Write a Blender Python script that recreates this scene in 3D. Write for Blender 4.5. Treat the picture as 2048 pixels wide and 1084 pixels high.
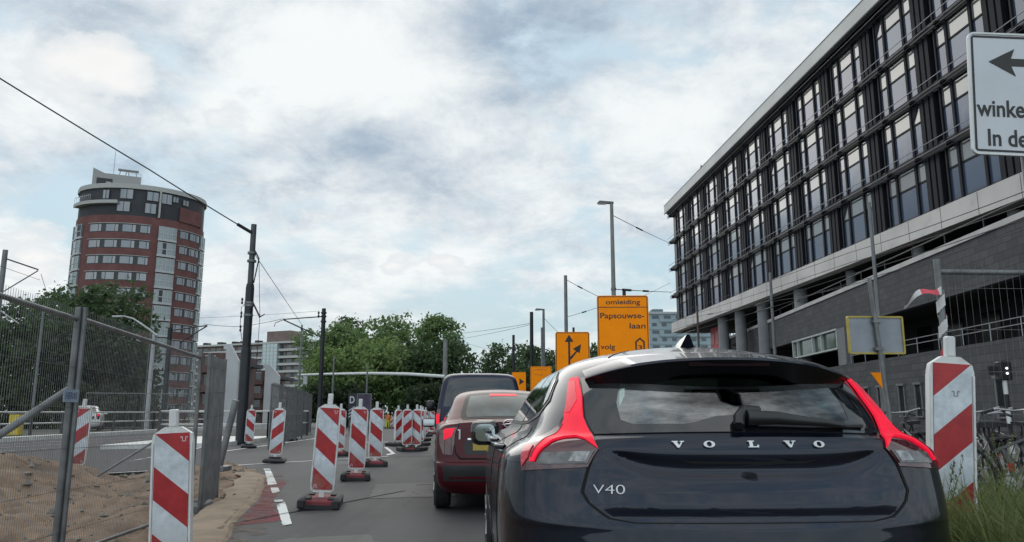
import bpy, bmesh, math, random
from mathutils import Vector, Matrix, noise
for o in list(bpy.data.objects): bpy.data.objects.remove(o)
S=bpy.context.scene; C=S.collection; R=math.radians; PI=math.pi
# ------------------------------------------------------------------ camera, world, sun, exposure
H=1.12; F=1550.0; PITCH=math.atan(283/1550.0)
cam=bpy.data.cameras.new('camera'); co=bpy.data.objects.new('camera',cam); C.objects.link(co)
cam.sensor_fit='HORIZONTAL'; cam.sensor_width=36; cam.lens=36*F/2048
cam.clip_start=.05; cam.clip_end=4000
co.location=(0,0,H); co.rotation_euler=(PI/2+PITCH,0,0); S.camera=co
SUN_AZ=-16.0; SUN_EL=42.0           # azimuth from +Y, negative = to the left of the road
S.view_settings.view_transform='Standard'; S.view_settings.look='None'; S.view_settings.gamma=1.0
S.view_settings.exposure=0.42
ct,st=math.cos(PITCH),math.sin(PITCH)
def ray(px,py): return Vector((px-1024,F*ct-(542-py)*st,F*st+(542-py)*ct))
def at(px,py,Y):
    r=ray(px,py); return r*(Y/r.y)+Vector((0,0,H))
def atx(px,Y,py=800): return at(px,py,Y).x
w=bpy.data.worlds.new('World'); S.world=w; w.use_nodes=True
def N(nt,t,**k):
    n=nt.nodes.new(t)
    for a,b in k.items(): setattr(n,a,b)
    return n
def mathn(nt,op,a,b=None,clamp=False):
    n=nt.nodes.new('ShaderNodeMath'); n.operation=op; n.use_clamp=clamp
    for i,x in enumerate((a,b)):
        if x is None: continue
        if isinstance(x,(int,float)): n.inputs[i].default_value=x
        else: nt.links.new(x,n.inputs[i])
    return n.outputs[0]
def mixc(nt,f,a,b,blend='MIX'):
    n=nt.nodes.new('ShaderNodeMix'); n.data_type='RGBA'; n.blend_type=blend; n.clamp_factor=True
    for i,x in ((0,f),(6,a),(7,b)):
        if isinstance(x,(int,float)): n.inputs[i].default_value=x
        elif isinstance(x,(tuple,list)): n.inputs[i].default_value=(*x[:3],1)
        else: nt.links.new(x,n.inputs[i])
    return n.outputs[2]
def smooth(nt,x,a,b):
    n=nt.nodes.new('ShaderNodeMapRange'); n.interpolation_type='SMOOTHSTEP'
    nt.links.new(x,n.inputs[0]); n.inputs[1].default_value=a; n.inputs[2].default_value=b
    return n.outputs[0]
def build_world():
    nt=w.node_tree; nt.nodes.clear(); L=nt.links.new
    out=N(nt,'ShaderNodeOutputWorld'); bg=N(nt,'ShaderNodeBackground'); bg.inputs[1].default_value=0.10
    sky=N(nt,'ShaderNodeTexSky'); sky.sky_type='NISHITA'; sky.sun_disc=False
    sky.sun_elevation=R(SUN_EL); sky.sun_rotation=R(SUN_AZ); sky.air_density=1.3; sky.dust_density=2.0; sky.ozone_density=1.5
    tc=N(nt,'ShaderNodeTexCoord'); d=tc.outputs['Generated']
    nrm=N(nt,'ShaderNodeVectorMath',operation='NORMALIZE'); L(d,nrm.inputs[0]); d=nrm.outputs[0]
    sp=N(nt,'ShaderNodeSeparateXYZ'); L(d,sp.inputs[0])
    den=mathn(nt,'ADD',mathn(nt,'ABSOLUTE',sp.outputs[2]),0.30)
    cb=N(nt,'ShaderNodeCombineXYZ'); L(mathn(nt,'DIVIDE',sp.outputs[0],den),cb.inputs[0]); L(mathn(nt,'DIVIDE',sp.outputs[1],den),cb.inputs[1])
    def nz(scale,det,rough,off,dist=0.0):
        mp=N(nt,'ShaderNodeMapping'); L(cb.outputs[0],mp.inputs[0]); mp.inputs[1].default_value=off
        n=N(nt,'ShaderNodeTexNoise'); L(mp.outputs[0],n.inputs['Vector']); n.inputs['Scale'].default_value=scale
        n.inputs['Detail'].default_value=det; n.inputs['Roughness'].default_value=rough; n.inputs['Distortion'].default_value=dist
        return n.outputs[0]
    def lobe(px,py,deg,stretch=1.0):
        r=ray(px,py).normalized(); v=N(nt,'ShaderNodeVectorMath',operation='SUBTRACT'); L(d,v.inputs[0]); v.inputs[1].default_value=r
        v2=N(nt,'ShaderNodeVectorMath',operation='MULTIPLY'); L(v.outputs[0],v2.inputs[0]); v2.inputs[1].default_value=(1/stretch,1,1)
        ln=N(nt,'ShaderNodeVectorMath',operation='LENGTH'); L(v2.outputs[0],ln.inputs[0])
        a=math.tan(R(deg)); n=smooth(nt,ln.outputs['Value'],a,0.0); return n
    def total(base,lobes):
        for (px,py,deg,st_,amt) in lobes:
            base=mathn(nt,'ADD',base,mathn(nt,'MULTIPLY',lobe(px,py,deg,st_),amt))
        return base
    n1=nz(2.1,15,.64,(3.1,.4,0),.15); n2=nz(4.4,15,.66,(7.3,2.2,1.0),.2); n3=nz(0.9,5,.5,(1.2,5.0,2.0))
    n4=nz(8.0,8,.62,(.3,9.0,.5),.6)
    # how much cloud stands in each direction
    cov=total(mathn(nt,'ADD',mathn(nt,'ADD',mathn(nt,'MULTIPLY',n1,1.0),mathn(nt,'MULTIPLY',n4,.35)),-.02),
              [(600,150,16,1.6,.18),(1500,150,14,1.3,.15),(640,470,6.5,1.5,-.08),(100,300,5,2.0,-.10),(130,480,5,1,-.25),(900,300,10,1.5,.08),(1000,620,13,1.8,-.04),(320,420,7,1.3,-.16),(890,525,2.4,1.5,.20),(790,530,1.6,1.2,.16),(60,520,4,1.2,.34),(80,180,5,1.2,.22),(430,560,5,1.0,.22)])
    covf=smooth(nt,cov,.50,.74)
    # how bright each cloud is: white tops towards the hidden sun, blue-grey bases
    br=total(mathn(nt,'ADD',mathn(nt,'MULTIPLY',n2,1.05),mathn(nt,'ADD',mathn(nt,'MULTIPLY',n3,.55),-.22)),
              [(610,140,6,1.5,.26),(620,60,11,1.6,.14),(900,170,6,1.6,.16),(1050,90,7,1.7,-.30),(960,40,4,1.6,-.1),(180,80,7,1.6,-.20),(640,250,4,1.7,-.12),(330,330,6,1.6,-.16),(890,525,2.4,1.5,.24),(790,530,1.6,1.2,.22),(60,520,4,1.2,.42),(70,170,4.5,1.0,.18),(1350,230,9,1.4,.16),(470,230,3.0,1.3,.3),(1230,560,10,1.3,.05),(830,400,5,2.2,-.12),(430,560,4,1.0,.2),(730,280,3,1,-.1)])
    brf=smooth(nt,br,.16,.80)
    cl=mixc(nt,brf,(2.35,3.1,4.0),(7.0,7.2,7.2))
    clear=mixc(nt,.80,sky.outputs[0],(3.3,4.7,5.5))
    hz=smooth(nt,sp.outputs[2],.30,.0)
    clear=mixc(nt,mathn(nt,'MULTIPLY',hz,.55),clear,(3.9,5.0,5.4))
    col=mixc(nt,mathn(nt,'MULTIPLY',covf,.94),clear,cl)
    # small white cumulus heads with firm edges, low over the roofs
    pf=total(mathn(nt,'ADD',mathn(nt,'MULTIPLY',nz(7.5,14,.60,(2.3,6.1,.7),.1),.75),-.10),[(60,515,4.2,1.3,.30),(150,160,5.5,1.5,.26),(895,525,2.6,1.7,.30),(790,530,1.8,1.3,.28),(440,560,4.5,1.3,.26),(470,225,4,1.6,.22),(250,120,4,1.6,.16),(640,215,3,1.6,.14),(1150,520,5,2.2,.10)])
    pfm=smooth(nt,pf,.45,.54); pcol=mixc(nt,smooth(nt,pf,.46,.72),(5.7,6.05,6.3),(7.3,7.25,7.1))
    col=mixc(nt,mathn(nt,'MULTIPLY',pfm,.88),col,pcol)
    # air near the horizon
    col=mixc(nt,mathn(nt,'MULTIPLY',smooth(nt,sp.outputs[2],.17,.0),.45),col,(4.2,5.15,5.4))
    bk=mathn(nt,'ADD',mathn(nt,'MULTIPLY',smooth(nt,sp.outputs[1],.15,-.6),.75),1.0)   # sky behind the viewer raised to light surfaces facing the camera
    cbk=N(nt,'ShaderNodeVectorMath',operation='SCALE'); L(col,cbk.inputs[0]); L(bk,cbk.inputs['Scale']); col=cbk.outputs[0]
    L(col,bg.inputs[0]); L(bg.outputs[0],out.inputs[0])
build_world()
sl=bpy.data.lights.new('sun','SUN'); sl.energy=1.1; sl.angle=R(60); sl.color=(1,.95,.87)
so=bpy.data.objects.new('sun',sl); C.objects.link(so)
so.rotation_euler=(R(90-SUN_EL),0,R(180-SUN_AZ))
so.location=(0,0,200)
# ------------------------------------------------------------------ mesh helper
class MB:
    def __init__(s,f=None): s.v=[]; s.f=[]; s.m=[]; s.k=0; s.fn=f
    def add(s,vs,fs):
        b=len(s.v)
        if s.fn: vs=[s.fn(*p) for p in vs]
        s.v+= [tuple(p) for p in vs]; s.f+=[tuple(b+i for i in f) for f in fs]; s.m+=[s.k]*len(fs); return s
    def box(s,x0,x1,y0,y1,z0,z1,bev=0):
        if bev:
            b=bev
            vs=[];
            for z,i in ((z0,b),(z0+b,0),(z1-b,0),(z1,b)):
                vs+=[(x0+i+b,y0+i,z),(x1-i-b,y0+i,z),(x1-i,y0+i+b,z),(x1-i,y1-i-b,z),(x1-i-b,y1-i,z),(x0+i+b,y1-i,z),(x0+i,y1-i-b,z),(x0+i,y0+i+b,z)]
            fs=[tuple(range(7,-1,-1)),tuple(range(24,32))]
            for l in range(3):
                for j in range(8):
                    fs.append((l*8+j,l*8+(j+1)%8,l*8+8+(j+1)%8,l*8+8+j))
            return s.add(vs,fs)
        vs=[(x0,y0,z0),(x1,y0,z0),(x1,y1,z0),(x0,y1,z0),(x0,y0,z1),(x1,y0,z1),(x1,y1,z1),(x0,y1,z1)]
        return s.add(vs,[(3,2,1,0),(4,5,6,7),(0,1,5,4),(1,2,6,5),(2,3,7,6),(3,0,4,7)])
    def tube(s,pts,r,n=8,caps=True):
        pts=[Vector(p) for p in pts]; rr=r if isinstance(r,(list,tuple)) else [r]*len(pts)
        vs=[];fs=[]; up=None
        for i,p in enumerate(pts):
            d=(pts[min(i+1,len(pts)-1)]-pts[max(i-1,0)])
            d=d.normalized() if d.length>1e-9 else Vector((0,0,1))
            if up is None: up=Vector((0,0,1)) if abs(d.z)<.9 else Vector((1,0,0))
            a=d.cross(up).normalized(); b=a.cross(d).normalized(); up=b
            for k in range(n):
                t=2*PI*(k+.5)/n; vs.append(p+(a*math.cos(t)+b*math.sin(t))*rr[i])
        for i in range(len(pts)-1):
            for k in range(n): fs.append((i*n+k,i*n+(k+1)%n,(i+1)*n+(k+1)%n,(i+1)*n+k))
        if caps: fs+=[tuple(range(n-1,-1,-1)),tuple(range((len(pts)-1)*n,len(pts)*n))]
        return s.add(vs,fs)
    def lathe(s,prof,n=24,c=(0,0,0),axis='z'):
        vs=[];fs=[]
        for (r,h) in prof:
            for k in range(n):
                t=2*PI*k/n; p=(r*math.cos(t),r*math.sin(t),h)
                if axis=='x': p=(p[2],p[0],p[1])
                if axis=='y': p=(p[0],p[2],p[1])
                vs.append((p[0]+c[0],p[1]+c[1],p[2]+c[2]))
        m=len(prof)
        for i in range(m-1):
            for k in range(n): fs.append((i*n+k,i*n+(k+1)%n,(i+1)*n+(k+1)%n,(i+1)*n+k))
        fs+=[tuple(range(n-1,-1,-1)),tuple(range((m-1)*n,m*n))]
        return s.add(vs,fs)
    def prism(s,poly,a,b,axis='y'):
        n=len(poly)
        def P(p,h): return (p[0],h,p[1]) if axis=='y' else ((h,p[0],p[1]) if axis=='x' else (p[0],p[1],h))
        vs=[P(p,a) for p in poly]+[P(p,b) for p in poly]
        fs=[tuple(range(n-1,-1,-1)),tuple(range(n,2*n))]+[(i,(i+1)%n,n+(i+1)%n,n+i) for i in range(n)]
        return s.add(vs,fs)
    def build(s,name,mat,parent=None,smooth=None,loc=None,rz=0):
        me=bpy.data.meshes.new(name); me.from_pydata(s.v,[],s.f)
        bm=bmesh.new(); bm.from_mesh(me)
        if len(bm.faces)<60000: bmesh.ops.recalc_face_normals(bm,faces=bm.faces[:])
        bm.to_mesh(me); bm.free()
        for m in (mat if isinstance(mat,(list,tuple)) else [mat]): me.materials.append(m)
        if isinstance(mat,(list,tuple)) and len(s.m)==len(me.polygons): me.polygons.foreach_set('material_index',s.m)
        o=bpy.data.objects.new(name,me); C.objects.link(o); o.parent=parent
        if loc: o.location=loc
        o.rotation_euler.z=rz
        if smooth is not None: shade(me,smooth)
        return o
def shade(me,deg):
    me.polygons.foreach_set('use_smooth',[True]*len(me.polygons))
    try: me.set_sharp_from_angle(angle=R(deg))
    except Exception: pass
    me.update()
def tag(o,label=None,cat=None,group=None,kind=None):
    for k,v in (('label',label),('category',cat),('group',group),('kind',kind)):
        if v: o[k]=v
    return o
def thing(name,label,cat,loc=(0,0,0),rz=0,group=None):
    o=bpy.data.objects.new(name,None); C.objects.link(o); o.empty_display_size=.2
    o.location=loc; o.rotation_euler=(0,0,rz); return tag(o,label,cat,group)
def copy_tree(o,parent=None):
    kids=list(o.children); c=o.copy(); C.objects.link(c); c.parent=parent
    for ch in kids: copy_tree(ch,c)
    return c
def text_mb(txt,size,depth,c=(0,0,0),width=None,bold=0.0):
    cu=bpy.data.curves.new('lettering','FONT'); cu.body=txt; cu.size=1; cu.extrude=.5; cu.offset=bold
    o=bpy.data.objects.new('lettering',cu); C.objects.link(o); bpy.context.view_layer.update()
    me=bpy.data.meshes.new_from_object(o.evaluated_get(bpy.context.evaluated_depsgraph_get()))
    bpy.data.objects.remove(o); bpy.data.curves.remove(cu)
    vs=[v.co.copy() for v in me.vertices]; fs=[tuple(p.vertices) for p in me.polygons]; bpy.data.meshes.remove(me)
    x0=min(v.x for v in vs); x1=max(v.x for v in vs); sx=size if width is None else width/(x1-x0)
    vs=[(c[0]+(v.x-x0)*sx,c[1]-v.z*depth,c[2]+v.y*size) for v in vs]   # reads from -y
    return vs,fs
# ------------------------------------------------------------------ materials
MATS={}
def mat(name,col,rough=.6,metal=0.0,var=.12,scale=6.0,bump=0.0,bscale=40.0,spec=.5,coat=0.0,emit=None,es=1.0,island=0.0,dirt=None):
    if name in MATS: return MATS[name]
    m=bpy.data.materials.new(name); m.use_nodes=True; nt=m.node_tree; L=nt.links.new
    b=nt.nodes['Principled BSDF']; b.inputs['Roughness'].default_value=rough; b.inputs['Metallic'].default_value=metal
    b.inputs['Specular IOR Level'].default_value=spec; b.inputs['Coat Weight'].default_value=coat; b.inputs['Coat Roughness'].default_value=.03; b.inputs['Coat IOR'].default_value=1.5
    tc=N(nt,'ShaderNodeTexCoord'); n=N(nt,'ShaderNodeTexNoise'); L(tc.outputs['Object'],n.inputs['Vector']); n.inputs['Scale'].default_value=scale; n.inputs['Detail'].default_value=6
    f=smooth(nt,n.outputs[0],.3,.7)
    lo=tuple(max(0,c*(1-var)) for c in col); hi=tuple(min(1,c*(1+var)) for c in col)
    cc=mixc(nt,f,lo,hi)
    if island:
        g=N(nt,'ShaderNodeNewGeometry'); k=mathn(nt,'MULTIPLY',g.outputs['Random Per Island'],1.0)
        cc=mixc(nt,k,mixc(nt,1.0,cc,(1-island,)*3,'MULTIPLY'),mixc(nt,1.0,cc,(1+island,)*3,'MULTIPLY'))
    if dirt:
        oi=N(nt,'ShaderNodeObjectInfo'); va=N(nt,'ShaderNodeVectorMath',operation='MULTIPLY_ADD'); L(oi.outputs['Random'],va.inputs[0]); va.inputs[1].default_value=(31,17,23); L(tc.outputs['Object'],va.inputs[2])
        n2=N(nt,'ShaderNodeTexNoise'); L(va.outputs[0],n2.inputs['Vector']); n2.inputs['Scale'].default_value=dirt[1]; n2.inputs['Detail'].default_value=8; n2.inputs['Roughness'].default_value=.7
        cc=mixc(nt,mathn(nt,'MULTIPLY',smooth(nt,n2.outputs[0],dirt[2],dirt[2]+.22),dirt[3]),cc,dirt[0])
    L(cc,b.inputs['Base Color'])
    if bump:
        nb=N(nt,'ShaderNodeTexNoise'); L(tc.outputs['Object'],nb.inputs['Vector']); nb.inputs['Scale'].default_value=bscale; nb.inputs['Detail'].default_value=8
        bp=N(nt,'ShaderNodeBump'); bp.inputs['Strength'].default_value=bump; bp.inputs['Distance'].default_value=.02; L(nb.outputs[0],bp.inputs['Height']); L(bp.outputs[0],b.inputs['Normal'])
    if emit: b.inputs['Emission Color'].default_value=(*emit,1); b.inputs['Emission Strength'].default_value=es
    MATS[name]=m; return m
def leafmat(name,c1,c2,scale=.35):
    if name in MATS: return MATS[name]
    m=bpy.data.materials.new(name); m.use_nodes=True; nt=m.node_tree; L=nt.links.new
    b=nt.nodes['Principled BSDF']; b.inputs['Roughness'].default_value=.6; b.inputs['Specular IOR Level'].default_value=.25
    g=N(nt,'ShaderNodeNewGeometry'); tc=N(nt,'ShaderNodeTexCoord'); n=N(nt,'ShaderNodeTexNoise'); L(tc.outputs['Object'],n.inputs['Vector']); n.inputs['Scale'].default_value=scale; n.inputs['Detail'].default_value=4
    f=mathn(nt,'ADD',mathn(nt,'MULTIPLY',g.outputs['Random Per Island'],.5),mathn(nt,'MULTIPLY',smooth(nt,n.outputs[0],.35,.65),.5))
    cc=mixc(nt,f,c1,c2); L(cc,b.inputs['Base Color'])
    tr=N(nt,'ShaderNodeBsdfTranslucent'); L(cc,tr.inputs[0]); mx=N(nt,'ShaderNodeMixShader'); mx.inputs[0].default_value=.42
    L(b.outputs[0],mx.inputs[1]); L(tr.outputs[0],mx.inputs[2]); L(mx.outputs[0],nt.nodes['Material Output'].inputs[0])
    MATS[name]=m; return m
def glassmat(name,tint,fac,ior=1.5,rough=.02):
    """see-through glass: tinted transmission under a sharp reflection"""
    if name in MATS: return MATS[name]
    m=bpy.data.materials.new(name); m.use_nodes=True; nt=m.node_tree; nt.nodes.remove(nt.nodes['Principled BSDF']); L=nt.links.new
    t=N(nt,'ShaderNodeBsdfTransparent'); t.inputs[0].default_value=(*tint,1); g=N(nt,'ShaderNodeBsdfGlossy'); g.inputs['Roughness'].default_value=rough
    fr=N(nt,'ShaderNodeFresnel'); fr.inputs[0].default_value=ior; mx=N(nt,'ShaderNodeMixShader')
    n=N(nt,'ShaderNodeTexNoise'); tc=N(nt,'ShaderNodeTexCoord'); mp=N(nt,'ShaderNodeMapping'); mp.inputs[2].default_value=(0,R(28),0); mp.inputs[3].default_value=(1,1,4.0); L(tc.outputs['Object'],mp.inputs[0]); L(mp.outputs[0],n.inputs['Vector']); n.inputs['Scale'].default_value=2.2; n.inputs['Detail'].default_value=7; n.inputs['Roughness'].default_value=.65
    n_o=smooth(nt,n.outputs[0],.30,.80)  # slanted noise paints brighter bands of reflected sky into the glass
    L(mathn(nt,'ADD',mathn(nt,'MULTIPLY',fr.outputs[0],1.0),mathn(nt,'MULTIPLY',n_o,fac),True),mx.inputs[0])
    L(t.outputs[0],mx.inputs[1]); L(g.outputs[0],mx.inputs[2]); L(mx.outputs[0],nt.nodes['Material Output'].inputs[0])
    MATS[name]=m; return m
def stripemat(name,sign):
    m=bpy.data.materials.new(name); m.use_nodes=True; nt=m.node_tree; L=nt.links.new; b=nt.nodes['Principled BSDF']
    tc=N(nt,'ShaderNodeTexCoord'); sp=N(nt,'ShaderNodeSeparateXYZ'); L(tc.outputs['Object'],sp.inputs[0])
    f=mathn(nt,'DIVIDE',mathn(nt,'SUBTRACT',mathn(nt,'ADD',sp.outputs[2],mathn(nt,'MULTIPLY',sp.outputs[0],.86*sign)),1.17-.86*.122),.475)
    fr=mathn(nt,'FRACT',mathn(nt,'ADD',f,10.0)); k=mathn(nt,'LESS_THAN',fr,.5)
    oi=N(nt,'ShaderNodeObjectInfo'); va=N(nt,'ShaderNodeVectorMath',operation='MULTIPLY_ADD'); L(oi.outputs['Random'],va.inputs[0]); va.inputs[1].default_value=(31,17,23); L(tc.outputs['Object'],va.inputs[2])
    n=N(nt,'ShaderNodeTexNoise'); L(va.outputs[0],n.inputs['Vector']); n.inputs['Scale'].default_value=9; n.inputs['Detail'].default_value=10; n.inputs['Roughness'].default_value=.7
    d=smooth(nt,n.outputs[0],.30,.75)
    red=mixc(nt,d,(.27,.008,.012),(.40,.018,.022)); wh=mixc(nt,d,(.40,.43,.46),(.66,.70,.74))
    mud=mathn(nt,'MULTIPLY',mathn(nt,'MULTIPLY',smooth(nt,sp.outputs[2],.62,.18),smooth(nt,n.outputs[0],.42,.60)),.6)
    L(mixc(nt,mud,mixc(nt,k,wh,red),(.17,.14,.11)),b.inputs['Base Color']); b.inputs['Roughness'].default_value=.35
    MATS[name]=m; return m
# ------------------------------------------------------------------ ground, road, sand
HD=math.atan((1024-870)/1576.0)                     # the road leads 5.6 degrees left of the lens
RD=Vector((-math.sin(HD),math.cos(HD),0)); RN=Vector((math.cos(HD),math.sin(HD),0))
def lane(a,b,z=0): p=RN*a+RD*b; return Vector((p.x,p.y,z+gz(p.y)))
def gz(y):
    t=max(0,min(1,(y-40)/70.0)); return -.8*t*t*(3-2*t)
def asphalt_mat(name,c,pink=False):
    m=bpy.data.materials.new(name); m.use_nodes=True; nt=m.node_tree; L=nt.links.new; b=nt.nodes['Principled BSDF']
    tc=N(nt,'ShaderNodeTexCoord')
    def nz(sc,det=6,ro=.6,st=(1,1,1)):
        mp=N(nt,'ShaderNodeMapping'); L(tc.outputs['Object'],mp.inputs[0]); mp.inputs[3].default_value=st; mp.inputs[2].default_value=(0,0,HD)
        n=N(nt,'ShaderNodeTexNoise'); L(mp.outputs[0],n.inputs['Vector']); n.inputs['Scale'].default_value=sc; n.inputs['Detail'].default_value=det; n.inputs['Roughness'].default_value=ro; return n.outputs[0]
    a=nz(.35,5); g=nz(90,3,.8); s=nz(1.6,6,.6,(1.5,.08,1)); p=nz(.16,3,.5)
    col=mixc(nt,smooth(nt,a,.3,.7),tuple(x*.72 for x in c),tuple(x*1.22 for x in c))
    col=mixc(nt,mathn(nt,'MULTIPLY',smooth(nt,s,.46,.66),.6),col,tuple(x*.62 for x in c))
    col=mixc(nt,mathn(nt,'MULTIPLY',smooth(nt,p,.50,.54),.35),col,tuple(x*1.4 for x in c))
    col=mixc(nt,mathn(nt,'MULTIPLY',smooth(nt,g,.35,.75),.5),col,tuple(x*1.7 for x in c))
    v=N(nt,'ShaderNodeTexVoronoi',feature='DISTANCE_TO_EDGE'); wn=N(nt,'ShaderNodeTexNoise'); L(tc.outputs['Object'],wn.inputs['Vector']); wn.inputs['Scale'].default_value=1.2; wn.inputs['Detail'].default_value=6
    vm=N(nt,'ShaderNodeVectorMath',operation='MULTIPLY_ADD'); L(wn.outputs['Color'],vm.inputs[0]); vm.inputs[1].default_value=(1.6,1.6,0); L(tc.outputs['Object'],vm.inputs[2]); L(vm.outputs[0],v.inputs['Vector']); v.inputs['Scale'].default_value=.16
    crack=mathn(nt,'MULTIPLY',smooth(nt,v.outputs['Distance'],.006,.0015),.55); col=mixc(nt,crack,col,(.02,.02,.02))
    if name=='asphalt':      # wheel paths polished darker along the lane
        sp=N(nt,'ShaderNodeSeparateXYZ'); L(tc.outputs['Object'],sp.inputs[0]); la=mathn(nt,'ADD',mathn(nt,'MULTIPLY',sp.outputs[0],RN.x),mathn(nt,'MULTIPLY',sp.outputs[1],RN.y))
        la=mathn(nt,'ADD',la,mathn(nt,'MULTIPLY',a,.5))
        for c0,wd,k in ((.30,.38,.42),(1.85,.4,.42),(-.55,.30,.25)):
            f=smooth(nt,mathn(nt,'ABSOLUTE',mathn(nt,'SUBTRACT',la,c0)),wd,0.0); col=mixc(nt,mathn(nt,'MULTIPLY',mathn(nt,'MULTIPLY',f,k),smooth(nt,s,.3,.6)),col,tuple(x*.45 for x in c))
    L(col,b.inputs['Base Color']); b.inputs['Roughness'].default_value=.75; b.inputs['Specular IOR Level'].default_value=.25
    bp=N(nt,'ShaderNodeBump'); bp.inputs['Strength'].default_value=.35; bp.inputs['Distance'].default_value=.008; L(g,bp.inputs['Height']); L(bp.outputs[0],b.inputs['Normal'])
    return m
ASPH=asphalt_mat('asphalt',(.050,.0485,.050)); ASPH2=asphalt_mat('old_asphalt',(.075,.074,.078))
def sheet(name,poly,z,m,step=2.0,kind='structure'):
    bm=bmesh.new(); vs=[bm.verts.new((p[0],p[1],0)) for p in poly]; bm.faces.new(vs).normal_update()
    bmesh.ops.triangulate(bm,faces=bm.faces[:])
    xs=[p[0] for p in poly]; ys=[p[1] for p in poly]
    if step:
        y=math.floor(min(ys)/step)*step
        while y<max(ys):
            y+=step
            if 36<y<116: bmesh.ops.bisect_plane(bm,geom=bm.verts[:]+bm.edges[:]+bm.faces[:],plane_co=(0,y,0),plane_no=(0,1,0))
    for v in bm.verts: v.co.z=z+gz(v.co.y)
    for f in bm.faces:
        if f.normal.z<0: f.normal_flip()
    bmesh.ops.recalc_face_normals(bm,faces=bm.faces[:])
    me=bpy.data.meshes.new(name); bm.to_mesh(me); bm.free(); me.materials.append(m)
    o=bpy.data.objects.new(name,me); C.objects.link(o); o['kind']=kind; return o
EARTH=mat('verge_earth',(.085,.085,.055),.95,var=.35,scale=.35,bump=.6,bscale=6,dirt=((.05,.075,.025),1.2,.45,.8))
gb=MB(); ys=[-80,-20,0,20]+[30+4*i for i in range(24)]+[140,200,400,900,2500]
for y in ys: gb.v+=[(-2500,y,gz(y)-.36),(-120,y,gz(y)-.36),(120,y,gz(y)-.36),(2500,y,gz(y)-.36)]
for i in range(len(ys)-1):
    for j in range(3): gb.f.append((i*4+j,i*4+j+1,i*4+j+5,i*4+j+4)); gb.m.append(0)
tag(gb.build('ground',EARTH),kind='structure')
EDGE=[(1.2,-1.05),(3,-1.35),(5,-1.78),(7.1,-2.61),(8.6,-3.02),(10.46,-3.41),(12.5,-3.95),(14.56,-4.62),(15.6,-5.0)]
def edge_x(y):
    for (y0,x0),(y1,x1) in zip(EDGE,EDGE[1:]):
        if y<=y1: return x0+(x1-x0)*(y-y0)/(y1-y0)+.05*noise.noise((y*1.3,0,4))
    return EDGE[-1][1]
KERB=2.45
pl=[(edge_x(.2+.3*i) ,.2+.3*i) for i in range(52)]
poly=[(lane(KERB,-6).x,-6),(-.7,-6)]+pl+[(-5.2,16.0),(-5.9,16.5),(-6.6,15.9),(-7.6,15.0),(-9.7,15.1),(-13,15.25),(-24,15.1),(-24,52),(-40,120),(-30,240),(20,240)]
k=lane(KERB,240); poly[-1]=(k.x,k.y)
sheet('road',poly,0,ASPH)
# darker older tarmac of the crossing street on the left, and worn patches
SIDE=asphalt_mat('side_street_tarmac',(.026,.026,.030))
sheet('side_street',[(-7.6,15.12),(-13,15.4),(-19.2,15.3),(-19.4,30.1),(-20.0,45),(-21,60),(-13.2,60),(-10.8,34),(-9.4,25),(-6.3,17.2)],.004,SIDE)
PATCH=asphalt_mat('patched_tarmac',(.080,.078,.076))
def pg(a): return [tuple(at_ground(*p)) for p in a]
def at_ground(px,py):
    r=ray(px,py); k=-H/r.z; return (r.x*k,r.y*k)
def ragged(poly,amt=.02,seed=1,step=.12):
    out=[]
    for i,p in enumerate(poly):
        q=poly[(i+1)%len(poly)]; n=max(1,int(math.hypot(q[0]-p[0],q[1]-p[1])/step))
        for j in range(n):
            x=p[0]+(q[0]-p[0])*j/n; y=p[1]+(q[1]-p[1])*j/n
            out.append((x+amt*noise.noise((x*9,y*9,seed)),y+amt*noise.noise((x*9,y*9,seed+7))))
    return out
sheet('road_patch',ragged([(-1.35,7.55),(-2.0,7.3),(-2.25,6.6),(-1.9,5.2),(-1.15,5.0),(-.9,6.4)],.06,3),.004,PATCH,0)
# road paint
def paintmat(name,c,thr,c2=None,alpha=True):
    m=bpy.data.materials.new(name); m.use_nodes=True; nt=m.node_tree; L=nt.links.new; b=nt.nodes['Principled BSDF']
    tc=N(nt,'ShaderNodeTexCoord'); n=N(nt,'ShaderNodeTexNoise'); L(tc.outputs['Object'],n.inputs['Vector']); n.inputs['Scale'].default_value=3.0; n.inputs['Detail'].default_value=10; n.inputs['Roughness'].default_value=.72
    f=smooth(nt,n.outputs[0],thr,thr+(.18 if not c2 else .30)); L(mixc(nt,f,tuple(x*.7 for x in c),c),b.inputs['Base Color']); b.inputs['Roughness'].default_value=.85; b.inputs['Specular IOR Level'].default_value=.15
    tr=N(nt,'ShaderNodeBsdfTransparent'); mx=N(nt,'ShaderNodeMixShader'); L(mathn(nt,'MULTIPLY',f,1.0 if not c2 else c2[0]),mx.inputs[0]); L(tr.outputs[0],mx.inputs[1]); L(b.outputs[0],mx.inputs[2]); L(mx.outputs[0],nt.nodes['Material Output'].inputs[0])
    return m
WPAINT=paintmat('white_road_paint',(.62,.62,.60),.30); WPAINT2=paintmat('worn_white_road_paint',(.42,.42,.42),.38)
RPAINT=paintmat('worn_red_road_paint',(.30,.060,.075),.30,(.55,))
sheet('red_paint_patch',ragged([(edge_x(8.2)+.16,8.1),(edge_x(10.4)+.13,10.4),(edge_x(13.3)+.12,13.2),(-3.72,13.2),(-3.35,11.5),(-2.95,9.9),(-2.42,8.5)],.10,5),.004,RPAINT,0)
def px_poly(a): return [at_ground(*p) for p in a]
nm=[0]
def paint(poly,m=None,z=.008,amt=.012):
    nm[0]+=1; return sheet('road_marking',ragged(poly,amt,nm[0],.08),z,m or WPAINT,0)
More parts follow.
